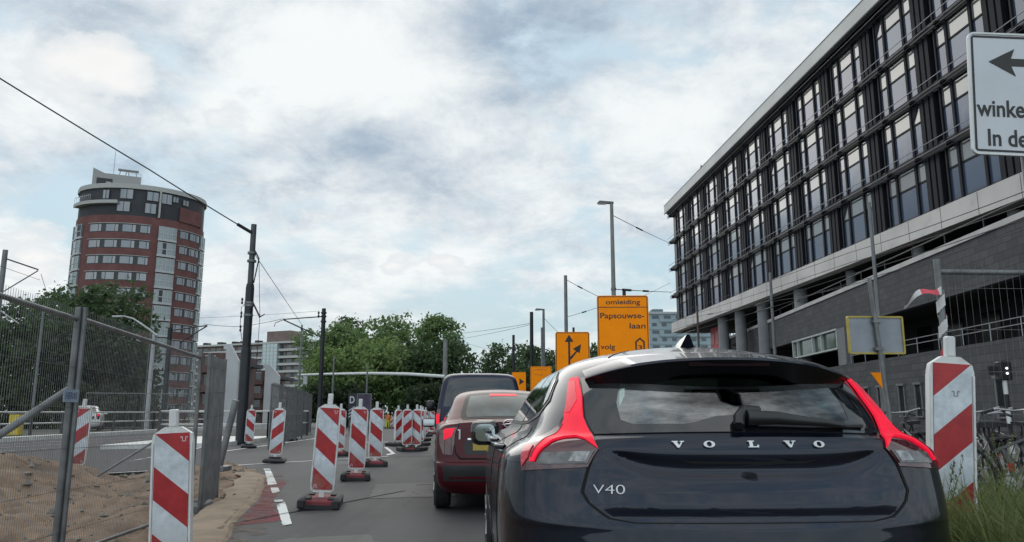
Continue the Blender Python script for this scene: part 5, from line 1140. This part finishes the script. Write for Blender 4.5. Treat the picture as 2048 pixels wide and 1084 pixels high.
q=MB(); q.lathe([(.115,0),(.115,h*.43),(.07,h*.45)],14); q.build('lower_pole',CPOLE,t,50); LAMP=t.location+Vector((0,0,h)); q=MB(); q.lathe([(.10,h-3.4),(.10,h-3.3)],12); q.build('clamp_ring',GALV,t)
t,h=lamp('smaller street lamp between the thin poles left of the orange signs',1087,620,60,.14,.09,GPOLE,.75); LAMP2=t.location+Vector((0,0,h))
lamp('far dark street lamp in the gap of sky right of the big trees',945,714,95,.12,.09,DPOLE,.6)
t,h=pole('street_lamp','pale street lamp with a thin curved arm before the brick tower','street lamp',308,668,52,.16,.11,PALEP,group='street lamps'); a=MB(); a.tube([(.2,0,h-.1),(-.4,0,h+.35),(-1.5,0,h+1.05),(-2.1,0,h+1.2),(-2.5,0,h+1.2)],[.07,.06,.055,.05,.06],8); a.build('curved_arm',PALEP,t,50); a=MB(); a.box(-2.9,-2.2,-.12,.12,h+1.12,h+1.24,.03); a.build('lamp_head',PALEP,t)
q=MB(); 
for i in range(10): q.tube([(-.24,0,.3+.8*i),(-.24,0,1.1+.8*i)],.03,4)
q.build('pole_strip',GPOLE,t)
t,h=pole('street_pole','grey pole with fixing bands between the two orange signs','pole',1131,551,40,.11,.085,GPOLE,group='thin poles'); q=MB(); q.lathe([(.12,h-4.3),(.12,h-4.0)],12); q.build('clamp_ring',DPOLE,t); P40=t.location+Vector((0,0,h))
t,h=pole('street_pole','dark thin pole rising over the small trees left of the smaller street lamp','pole',1063,624,62,.16,.14,DPOLE,group='thin poles'); P62=t.location+Vector((0,0,h))
pole('street_pole','dark short pole rising from the small trees right of the sky gap','pole',1027,670,66,.13,.11,DPOLE,group='thin poles')
pole('street_pole','short grey pole right beside the smaller street lamp','pole',1084,655,56,.10,.09,GPOLE,group='thin poles')
pole('street_pole','dark pole top showing above the big diversion sign','pole',1248,580,44,.12,.10,DPOLE,group='thin poles')
pole('street_pole','dark pole top showing above the arrow sign','pole',1147,655,60,.10,.09,DPOLE,group='thin poles')
t,h=pole('street_pole','stepped grey pole before the office columns behind the tilted sign','pole',1738,405,24,.07,.05,GPOLE,group='office side poles'); q=MB(); q.lathe([(.09,0),(.09,3.5),(.06,3.62)],14); q.build('lower_pole',GPOLE,t,50); PR=t.location+Vector((0,0,h))
pole('street_pole','grey pole in front of the dark ground floor wall of the office','pole',1540,545,45,.11,.08,GPOLE,group='office side poles')
pole('street_pole','brown thin pole before the red advertising panel','pole',1394,612,60,.10,.08,mat('brown_pole',(.085,.06,.055),.7),group='office side poles')
for px,yt,Y,lab in ((735,730,70,'thin pole under the middle trees behind the white boom'),(668,712,68,'grey thin pole before the left side of the tree mass'),(604,650,60,'pale pole left of the slim dark tram pole'),(88,610,46,'thin grey pole among the dark trees on the left'),(545,815,36,'stub pole in the dark fence left of the beacons')):
    pole('thin_post',lab,'pole',px,yt,Y,.09,.07,GPOLE,group='thin grey posts')
# ---- railing along the far street
def railing(label,pts,z0,h,gap,m_=GALV,r=.035):
    t=thing('street_railing',label,'railing',(*pts[0],z0),0); P0=Vector((*pts[0],0)); m=MB(); mp=MB()
    for a,b in zip(pts,pts[1:]):
        a=Vector((*a,0))-P0; b=Vector((*b,0))-P0; ln=(b-a).length; n=max(1,int(ln/gap))
        for z in (h,h*.52): m.tube([a+Vector((0,0,z)),b+Vector((0,0,z))],r,6)
        for i in range(n+1): p=a+(b-a)*i/n; mp=MB(); mp.box(p.x-.05,p.x+.05,p.y-.05,p.y+.05,0,h-.02); mp.build('post',mat('dark_rail_post',(.035,.035,.038),.7),t)
    m.build('rails',m_,t)
railing('pale double railing with dark posts along the far street on the left',[(-20.4,24),(-20.3,31),(-20.9,46),(-21.5,58)],.15,.98,2.2,mat('pale_rail',(.42,.42,.41),.5,.2))
railing('double railing on the pale platform beside the big black tram pole',[(-13.6,30.5),(-9.7,31.5),(-9.2,35.5)],.12,1.05,1.6,mat('pale_rail',(.42,.42,.41),.5,.2))
# yellow cabinet
t=thing('utility_cabinet','small yellow cabinet behind the railing at the far left edge','cabinet',(atx(33,36,840),36,.1)); m=MB(); m.box(-.25,.25,-.2,.2,0,.95,.03); m.build('cabinet_body',mat('yellow_plastic',(.55,.40,.04),.5),t); m=MB(); m.box(-.28,.28,-.23,.23,.95,1.03,.02); m.build('lid',mat('grey_lid',(.2,.2,.2),.5),t)
# traffic signal on the right with banded post
p=at(2007,742,20); t=thing('tram_signal','black tram signal with two white lights on a black and white banded post','traffic signal',(p.x,20,.10))
for i in range(6):
    q=MB(); q.lathe([(.055,.0+.37*i),(.055,.37*(i+1)-.004)],14); q.build('post_band',mat('white_band',(.62,.62,.62),.5) if i%2==0 else BLK,t,50)
zc=p.z-.10
m=MB(); m.box(-.17,.17,-.10,.12,zc-.24,zc+.24,.03); hd=m.build('signal_head',BLACKP,t); LIT=mat('lit_white_lamp',(.8,.8,.8),.3,emit=(1,1,1),es=1.0)
for dz in (-.065,.065): m=MB(); m.lathe([(.032,-.0),(.028,.02)],14,(.02,-.12,zc+dz),'y'); m.build('signal_light',LIT,hd)
m=MB(); m.box(-.42,-.17,-.08,.02,zc-.1,zc+.12); m.build('side_box',BLACKP,t)
# ---- overhead wires
CAB=mat('overhead_cable',(.012,.012,.013),.6)
def wire(label,pts,r=.012,sag=0,group='overhead wires',knots=()):
    P=[]
    for a,b in zip(pts,pts[1:]):
        a=Vector(a);b=Vector(b)
        for i in range(12): s=i/12; P.append(a.lerp(b,s)-Vector((0,0,sag*4*s*(1-s))))
    P.append(Vector(pts[-1])); o=P[0].copy(); m=MB(); m.tube([p-o for p in P],r,5)
    for kk in knots: 
        i=int(kk*(len(P)-1)); p=P[i]-o; q=P[i+1]-o; m.tube([p,q],r*3,6)
    w_=m.build('overhead_wire',CAB,None,None,o); tag(w_,label,'wire',group)
wire('thick black cable from the upper left corner to the top of the big tram pole',[at(-120,82,19),at(300,340,25),BIGTOP-Vector((0,0,.35))],.022,.02,knots=(.955,.99))
wire('thin stay wire from the big tram pole slanting down to the right',[BIGTOP-Vector((0,0,1.0)),at(604,650,52)],.014)
wire('thin wire dropping from the bracket of the big tram pole',[BIG.location+Vector((.36,-.3,BIGTOP.z-1.35)),BIG.location+Vector((.55,-.4,BIGTOP.z-3.5)),BIG.location+Vector((.52,-.4,2.2))],.010)
wire('cable sloping from the tall street lamp to the office block',[LAMP-Vector((0,0,.45)),at(1342,487,62)],.014,.05,knots=(.3,))
wire('cable from the fixing band of the tall lamp towards the office block',[LAMP-Vector((0,0,3.35)),at(1342,584,62)],.018,.02,knots=(.15,.4))
wire('rising wire between the arrow sign pole and the office block',[at(1260,605,44),at(1340,566,62)],.012)
wire('cable from the top of the thin grey pole down behind the diversion sign',[P40-Vector((0,0,.2)),at(1222,604,46)],.014,.05,knots=(.3,))
wire('cable from the thin grey pole rising behind the diversion sign',[P40-Vector((0,0,2.2)),at(1215,608,52)],.014,.03,knots=(.4,))
wire('cable from the smaller street lamp down to the arrow sign',[LAMP2-Vector((0,0,.6)),at(1125,672,66)],.016,.05)
wire('long faint wire over the trees to the dark thin pole',[at(905,668,105),P62-Vector((0,0,.9))],.018,.1)
wire('second faint wire over the trees below the first',[at(905,680,105),P62-Vector((0,0,1.0))],.016,.1)
wire('faint wire across the gap of sky beside the tree mass',[at(935,687,100),at(1025,708,70)],.016,.1)
wire('tram wire running from the far left bracket to the slim tram pole',[at(408,648,56),at(480,653,54),ST],.016,.05)
wire('upper faint tram wire behind the big tram pole',[at(400,636,70),at(640,622,70)],.012,.05)
wire('faint wire hanging below the bracket at the far left edge',[at(82,548,38),at(95,590,40),at(88,612,46)],.012)
wire('thin wire from the left edge to the bracket of the far left pole',[at(-20,525,34),at(80,560,38)],.010)
for k,(ya,yb,lab) in enumerate(((628,392,'highest tram wire crossing the office windows'),(641,420,'second tram wire crossing the office windows'),(660,448,'third tram wire crossing the office windows'),(672,470,'lowest tram wire crossing the pale concrete band'))):
    wire(lab,[at(1345,ya,70),at(1700,(ya*348+yb*355)/703-4,30),at(2120,yb-36,14)],.012,.06,'tram wires before the office',knots=(.1,.35) if k>1 else ())
wire('drooping span wire before the office columns',[at(1345,640,66),at(1470,617,60),at(1560,600,50),at(1738,560,24.2)],.012,.08,'tram wires before the office',knots=(.2,.5))
wire('steep wire from the office edge down to the stepped pole',[at(1330,395,70),at(1480,560,60)],.008,.02) if False else None
# ------------------------------------------------------------------ trees, bushes, grass, bicycles, worker
LEAF={'dark':leafmat('dark_foliage',(.036,.064,.030),(.090,.138,.058),.4),'mid':leafmat('mid_foliage',(.080,.135,.055),(.185,.265,.10),.3),'light':leafmat('light_foliage',(.11,.175,.060),(.23,.315,.11),.3),'shade':leafmat('shade_foliage',(.020,.032,.017),(.060,.085,.038),.4)}  # shade kind: shadow under the canopies put into the leaf colour
BARK=mat('bark',(.045,.036,.028),.95,var=.35,scale=3,bump=.5,bscale=10)
def crown_mesh(blobs,n,size,seed,hollow=.45):
    rr=random.Random(seed); vs=[];fs=[]; tot=sum(b[3]**2 for b in blobs)
    for (cx,cy,cz,r,sq) in blobs:
        k=int(n*r*r/tot)
        # twigs: small clusters of leaves so the outline breaks up
        nc=max(4,k//9)
        for c in range(nc):
            while True:
                d=Vector((rr.gauss(0,1),rr.gauss(0,1),rr.gauss(0,1)))
                if d.length>.01: break
            d.normalize(); q=(hollow+(1-hollow)*rr.random()**.5)*(1.0+.22*noise.noise((d.x*2.2+seed,d.y*2.2,d.z*2.2))+ .10*noise.noise((d.x*6+seed,d.y*6,d.z*6)))
            c0=Vector((cx,cy,cz))+Vector((d.x*r*q,d.y*r*q,d.z*r*q*sq)); cr=size*(1.1+1.5*rr.random())
            for j in range(9):
                p=c0+Vector((rr.gauss(0,1),rr.gauss(0,1),rr.gauss(0,.8)))*cr*.62
                nrm=(d*.6+Vector((rr.gauss(0,1),rr.gauss(0,1),rr.gauss(0,1)+.5))).normalized(); a=nrm.orthogonal().normalized(); a.rotate(Matrix.Rotation(rr.random()*6.28,3,nrm)); b=nrm.cross(a)
                s=size*(.55+.75*rr.random()); i=len(vs)
                vs+=[p-a*s*.9,p-b*s*.5+a*s*.1,p+a*s*.9,p+b*s*.5+a*s*.1]; fs.append((i,i+1,i+2,i+3))
    return vs,fs
def tree(name,label,px,ytop,Y,w,kind,seed,n=5200,size=.26,trunk=None,group='trees behind the street',base=None,squash=1.0,open_=False,cat='tree'):
    tp_=at(px,ytop,Y); b=Vector((tp_.x,Y,gz(Y)-.1 if base is None else base)); h=tp_.z-b.z; rr=random.Random(seed)
    t=thing(name,label,cat,b,0,group); r=w/2; cb=h*.28 if not open_ else h*.35; tr=trunk or max(.12,h*.016)
    blobs=[]
    mid=(h+cb)/2; hv=(h-cb)/2
    nb=13 if not open_ else 16
    for i in range(nb):
        z=cb+(h-cb)*(i+.5)/nb; f=math.sqrt(max(.05,1-((z-mid)/hv)**2)); a=i*2.4+rr.random()*.8; d=r*f*(.30+.45*rr.random()) if i<nb-1 else 0
        br=r*(.34+.20*rr.random())*(.6+.5*f)*(.72 if open_ else 1)
        zz=min(z,h-br*.80); blobs.append((math.cos(a)*d,math.sin(a)*d*.9,zz,br,.85*squash))
    blobs.append((0,0,h-r*.34,r*.34,.9)); 
    if not open_: blobs.append((0,0,mid,min(r,hv)*.62,hv/r if hv<r else 1.2))
    vs,fs=crown_mesh(blobs,n,size,seed,.5 if not open_ else .25); m=MB(); m.add(vs,fs)
    me=bpy.data.meshes.new('crown'); me.from_pydata([tuple(v) for v in vs],[],fs); me.materials.append(LEAF[kind]); o=bpy.data.objects.new('crown',me); C.objects.link(o); o.parent=t
    m=MB(); m.tube([(0,0,-.3),(0,.02,h*.2),(rr.gauss(0,.1),0,h*.5),(rr.gauss(0,.2),0,h*.85)],[tr*1.3,tr,tr*.7,tr*.2],8)
    for (x,y,z,br,_) in blobs[2:12]: m.tube([(0,0,max(h*.2,z-br*1.2-.3)),(x*.5,y*.5,z-br*.5),(x,y,z)],[tr*.5,tr*.3,tr*.08],5)
    m.build('trunk',BARK,t,50); return t
T=tree; GT='trees behind the far street'; GM='trees beyond the crossing'
T('broadleaf_tree','dark bushy tree standing right in front of the brick tower',212,570,62,9.5,'dark',3,7500,.24,group=GT)
T('broadleaf_tree','dark tree at the far left behind the wire fence and grey pole',52,598,66,9.5,'dark',5,6500,.24,group=GT)
T('broadleaf_tree','airy tree between the two dark trees left of the tower',122,582,76,7.5,'dark',8,3600,.24,group=GT,open_=True)
T('broadleaf_tree','low dark tree filling the gap below the airy tree',130,655,58,8,'shade',9,4200,.24,group=GT)
T('broadleaf_tree','dark tree cut by the left edge of the photo',-60,600,62,9,'dark',12,4000,.24,group=GT)
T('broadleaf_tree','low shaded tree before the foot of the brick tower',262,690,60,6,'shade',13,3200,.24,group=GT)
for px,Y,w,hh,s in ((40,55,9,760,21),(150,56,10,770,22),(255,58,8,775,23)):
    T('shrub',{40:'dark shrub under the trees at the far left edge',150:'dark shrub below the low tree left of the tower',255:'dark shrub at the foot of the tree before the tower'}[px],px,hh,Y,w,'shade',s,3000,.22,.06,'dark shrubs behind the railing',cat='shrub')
T('broadleaf_tree','mid green tree leaning over the slim dark tram pole',682,648,98,10,'mid',31,6500,.30,group=GM)
T('broadleaf_tree','loose crowned tree left of the tallest dome',700,634,108,9,'dark',32,3600,.28,group=GM,open_=True)
T('broadleaf_tree','tallest dome shaped tree in the middle of the tree mass',785,635,104,12.5,'mid',33,8200,.30,group=GM)
T('broadleaf_tree','lighter round tree in front of the dome shaped one',762,678,92,10.5,'light',34,6200,.27,group=GM)
T('broadleaf_tree','light green tree low over the dark mesh fence',655,698,90,7,'light',35,4400,.27,group=GM)
T('broadleaf_tree','tall pointed tree at the right end of the tree mass',876,630,98,8,'mid',36,5200,.27,group=GM,open_=True)
T('broadleaf_tree','dark tree on the right shoulder of the tree mass',905,672,92,7.5,'dark',37,4200,.27,group=GM)
T('broadleaf_tree','dark tree low between the lighter round tree and the grey mast',840,690,94,10,'dark',38,5200,.27,group=GM)
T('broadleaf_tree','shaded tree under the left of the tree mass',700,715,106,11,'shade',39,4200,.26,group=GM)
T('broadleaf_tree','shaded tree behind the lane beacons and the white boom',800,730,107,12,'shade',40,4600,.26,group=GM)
for px,Y,w,hh,s,lab in ((640,86,7,770,41,'dark shrub behind the mesh fence under the tree mass'),(706,86,5.5,772,42,'dark shrub behind the blue site board'),(845,86,5.5,768,43,'dark shrub above the arrow shaped beacons'),(905,88,7,768,44,'dark shrub left of the van under the grey mast')):  # dark leaves stand in for the shade below the tree crowns
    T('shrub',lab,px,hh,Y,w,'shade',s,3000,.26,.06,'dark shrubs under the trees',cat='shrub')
T('broadleaf_tree','sparse small tree right of the gap of sky',1000,688,86,6.5,'dark',51,2300,.24,group='small trees behind the orange signs',open_=True)
T('broadleaf_tree','small dark tree behind the smaller street lamp',1062,690,90,6.5,'dark',52,2800,.26,group='small trees behind the orange signs',open_=True)
T('broadleaf_tree','small tree between the arrow sign and the street lamp',1100,700,96,6.5,'dark',53,2600,.26,group='small trees behind the orange signs')
T('broadleaf_tree','small tree in the gap between the two large orange signs',1185,690,100,6.5,'dark',54,2400,.26,group='small trees behind the orange signs')
T('shrub','low dark bush right above the van roof',985,732,88,7,'dark',55,1800,.25,.05,'small trees behind the orange signs',cat='shrub')
T('shrub','low bush behind the small orange signs',1065,722,84,8,'dark',56,2400,.25,.05,'small trees behind the orange signs',cat='shrub')
# small white roofed van-like cabin among the small trees
p=at(1020,745,80); t=thing('site_cabin','small pale cabin roof among the small trees above the van','cabin',(p.x-1.5,80,gz(80))); q=MB(); q.box(-1.3,1.3,0,2.2,0,3.6,.05); q.build('wall',mat('pale_cabin_wall',(.34,.35,.35),.7),t); q=MB(); q.prism([(-1.5,3.6),(1.5,3.6),(.9,4.3),(-.9,4.3)],-.2,2.4); q.build('roof',mat('pale_cabin_roof',(.46,.47,.48),.6),t)
# verge grass
GRASS=leafmat('long_grass',(.035,.072,.020),(.21,.225,.085),1.5)
rr=random.Random(77); vs=[];fs=[]
tufts=[]
while len(tufts)<700:
    y=2.6+5.6*rr.random()**1.2; x=lane(KERB+.22,y).x+rr.random()**1.2*3.0
    if abs(x-2.88)<.16 and abs(y-5.2)<.3: continue
    if y>5.9 and rr.random()<.5: continue
    tufts.append((x,y))
for (x,y) in tufts:
    n=34; hh=(.38+.38*rr.random())*(1.0 if y<5.5 else .7)
    for j in range(n):
        a=rr.random()*6.28; r0=.07*rr.random(); h=hh*(.5+.6*rr.random()); bend=h*(.25+.75*rr.random()); w=(.003+.004*rr.random()) if rr.random()<.82 else .011; wx=.10
        bx,by=x+r0*math.cos(a),y+r0*math.sin(a); dx,dy=math.cos(a),math.sin(a); i=len(vs)
        for k in range(4):
            s=k/3; c=(bx+dx*bend*s*s-wx*s*s*h,by+dy*bend*s*s,.195+h*(s-.32*s*s*(bend/h))); ww=w*(1-s*.92); vs+=[(c[0]-dy*ww,c[1]+dx*ww,c[2]),(c[0]+dy*ww,c[1]-dx*ww,c[2])]
        for k in range(3): fs.append((i+2*k,i+2*k+1,i+2*k+3,i+2*k+2))
for (x,y) in tufts[::5]:
    for j in range(3):
        a=rr.random()*6.28; h=.42+.32*rr.random(); tx,ty=x+.12*math.cos(a),y+.12*math.sin(a); lx,ly=tx+h*(.1+.25*rr.random())+.06,ty+.2*(rr.random()-.5); i=len(vs)
        vs+=[(tx-.0018,ty,.19),(tx+.0018,ty,.19),(lx+.0015,ly,.19+h),(lx-.0015,ly,.19+h)]; fs.append((i,i+1,i+2,i+3))
        for q in range(9):
            s=q/9; cx,cy,cz=lx-(lx-tx)*.22*s,ly-(ly-ty)*.22*s,.19+h*(1-.22*s); d=.012+.006*rr.random(); i=len(vs); b=rr.random()*6.28; vs+=[(cx,cy,cz),(cx+d*math.cos(b),cy+d*math.sin(b),cz+.012),(cx+d*.6*math.cos(b+.8),cy+d*.6*math.sin(b+.8),cz+.026)]; fs.append((i,i+1,i+2))
me=bpy.data.meshes.new('grass'); me.from_pydata(vs,[],fs); me.materials.append(GRASS); o=bpy.data.objects.new('grass',me); C.objects.link(o); tag(o,'long unmown grass on the raised verge at the lower right','grass',kind='stuff')
# weeds and bushes in the far verge on the left and along the kerb
# ---- bicycles
BIKEF=mat('black_bicycle_paint',(.012,.012,.014),.35,.2,coat=.5); WFEND=mat('white_mudguard',(.62,.62,.60),.4); SPOKE=mat('steel_spoke',(.30,.30,.31),.35,.9); REDR=mat('red_reflector',(.35,.02,.02),.2)
def bicycle(fender_mat,fr_mat):
    b=thing('bicycle','x','bicycle',(0,0,0),0,'bicycles parked by the stone wall')
    def wl(x):
        m=MB(); m.tube([(x+.34*math.cos(2*PI*i/28),0,.35+.34*math.sin(2*PI*i/28)) for i in range(29)],.017,6,False); w=m.build('wheel',RUBBER,b,50)
        m=MB(); 
        for i in range(14): a=2*PI*i/14; m.tube([(x,0,.35),(x+.33*math.cos(a),0,.35+.33*math.sin(a))],.0018,3,False)
        m.tube([(x,-.05,.35),(x,.05,.35)],.02,8); m.build('spokes',SPOKE,w)
    wl(-.54); wl(.54)
    m=MB(); S_=(-.20,0,.32); 
    for p,q,r in (((-.08,0,.30),(-.23,0,.78),.016),((-.08,0,.30),(.36,0,.62),.018),((-.21,0,.62),(.34,0,.78),.016),((.36,0,.56),(.30,0,.86),.018),((.36,0,.58),(.54,0,.35),.013),((-.54,0,.35),(-.08,0,.30),.012),((-.54,0,.35),(-.22,0,.72),.010)): m.tube([p,q],r,7)
    m.build('frame',fr_mat,b,50)
    m=MB(); m.tube([(.30,0,.86),(.27,0,1.02)],.013,7); m.tube([(.10,-.29,1.03),(.20,-.24,1.06),(.27,-.1,1.03),(.27,.1,1.03),(.20,.24,1.06),(.10,.29,1.03)],.012,7); h=m.build('handlebar',SPOKE,b,50)
    for s in (-1,1): m=MB(); m.tube([(.17,s*.255,1.055),(.06,s*.30,1.025)],.018,7); m.build('grip',RUBBER,h,50)
    m=MB(); m.add([(-.37,-.09,.90),(-.37,.09,.90),(-.22,.05,.91),(-.06,.018,.90),(-.06,-.018,.90),(-.22,-.05,.91),(-.36,-.08,.85),(-.36,.08,.85),(-.08,.014,.86),(-.08,-.014,.86)],[(0,1,2,5),(5,2,3,4),(0,6,7,1),(1,7,8,2),(2,8,3),(3,8,9,4),(4,9,5),(5,9,6,0),(6,9,8,7)]); m.tube([(-.24,0,.76),(-.245,0,.87)],.012,6); m.build('saddle',RUBBER,b,40)
    for x,a0,a1 in ((-.54,20,215),(.54,-10,150)):
        m=MB(); k=18
        for i in range(k+1): a=R(a0+(a1-a0)*i/k); c,s=math.cos(a),math.sin(a); m.v+=[(x+.372*c,-.026,.35+.372*s),(x+.385*c,0,.35+.385*s),(x+.372*c,.026,.35+.372*s)]
        for i in range(k): m.f+= [(3*i,3*i+1,3*i+4,3*i+3),(3*i+1,3*i+2,3*i+5,3*i+4)]; m.m+=[0,0]
        m.build('mudguard',fender_mat,b,50)
    m=MB(); m.box(-.78,-.34,-.06,.06,.74,.755); m.tube([(-.74,.04,.75),(-.56,.05,.36)],.006,5); m.tube([(-.74,-.04,.75),(-.56,-.05,.36)],.006,5); m.build('carrier',fr_mat,b)
    m=MB(); m.box(-.935,-.915,-.03,.03,.42,.50); m.build('reflector',REDR,b); m=MB(); m.lathe([(.02,0),(.045,.05),(.045,.07)],12,(.40,0,.80)); m.build('front_lamp',SPOKE,b,50)
    m=MB(); m.lathe([(.09,-.012),(.09,.012)],18,(-.08,-.02,.30),'y'); m.tube([(-.08,-.06,.30),(.03,-.07,.16)],.01,5); m.build('crank',SPOKE,b,50)
    return b
b0=bicycle(BIKEF,BIKEF)
spots=[(1830,12.0,75,'black bicycle just left of the tall right beacon'),(1790,13.0,100,'black bicycle at the shoulder of the hatchback'),(1985,9.2,70,'black bicycle in front of the banded signal post'),(1960,10.2,85,'black bicycle leaning right of the tall beacon'),(2030,10.8,95,'black bicycle behind the sign post at the right edge'),(1925,11.3,80,'black bicycle mostly hidden by the tall beacon')]
for i,(px,Y,rz,lab) in enumerate(spots):
    o=b0 if i==0 else copy_tree(b0); o.location=(atx(px,Y,860),Y,.10); o.rotation_euler=(R(8 if i%2 else -6),0,R(rz)); o['label']=lab
b1=bicycle(WFEND,BIKEF); b1['label']='bicycle with a white rear mudguard at the right edge by the grass'; b1.location=(atx(2046,7.6,900),7.75,.12); b1.rotation_euler=(R(-5),0,R(14))
# ---- road worker
def worker():
    Y=79; p=at(775.5,853,Y); base=Vector((p.x,Y,gz(Y)))
    t=thing('person','road worker in orange jacket and yellow trousers standing far down the lane','person',base,R(10)); t.scale=(.93,.93,.90)
    sk=[((0,0,.93),.15),((0,0,1.12),.15),((0,0,1.38),.17),((0,0,1.50),.06),((0,-.01,1.58),.075),((0,-.01,1.70),.085),((.10,0,.86),.10),((.11,-.02,.48),.065),((.12,0,.08),.05),((.12,-.14,.04),.045),((-.10,0,.86),.10),((-.12,.0,.48),.065),((-.13,.03,.08),.05),((-.13,-.11,.04),.045),((.21,0,1.42),.065),((.27,-.02,1.14),.05),((.25,-.14,.92),.04),((.24,-.2,.84),.035),((-.21,0,1.42),.065),((-.28,.0,1.14),.05),((-.27,-.08,.90),.04),((-.26,-.12,.82),.035)]
    ed=[(0,1),(1,2),(2,3),(3,4),(4,5),(0,6),(6,7),(7,8),(8,9),(0,10),(10,11),(11,12),(12,13),(2,14),(14,15),(15,16),(16,17),(2,18),(18,19),(19,20),(20,21)]
    me=bpy.data.meshes.new('person'); me.from_pydata([v for v,_ in sk],ed,[]); o=bpy.data.objects.new('body',me); C.objects.link(o)
    md=o.modifiers.new('skin','SKIN'); o.modifiers.new('sub','SUBSURF').levels=1; o.modifiers['sub'].render_levels=1
    for i,(_,r) in enumerate(sk): me.skin_vertices[0].data[i].radius=(r,r)
    me.skin_vertices[0].data[0].use_root=True
    bpy.context.view_layer.update(); ev=o.evaluated_get(bpy.context.evaluated_depsgraph_get()); m2=bpy.data.meshes.new_from_object(ev); o.modifiers.clear(); o.data=m2; o.parent=t
    cols=[mat('hi_vis_orange',(.62,.14,.015),.7),mat('hi_vis_yellow',(.50,.58,.03),.7),mat('skin_tone',(.42,.26,.19),.6),mat('dark_boot',(.03,.03,.03),.8)]
    for c in cols: m2.materials.append(c)
    for f in m2.polygons:
        z=f.center.z; x=abs(f.center.x); f.material_index=2 if (z>1.5 or (z<.90 and x>.2)) else (3 if z<.12 else (1 if z<.95 else 0))
    shade(m2,60)
    h=MB(); h.lathe([(.115,1.66),(.118,1.72),(.10,1.79),(.05,1.83),(.01,1.84)],14,(0,-.01,0)); h.build('helmet',mat('white_helmet',(.65,.65,.62),.4),t,50)
    b=MB(); b.lathe([(.178,1.16),(.178,1.21)],14); b.build('reflective_belt',mat('silver_band',(.6,.6,.58),.4),t,50)
worker()
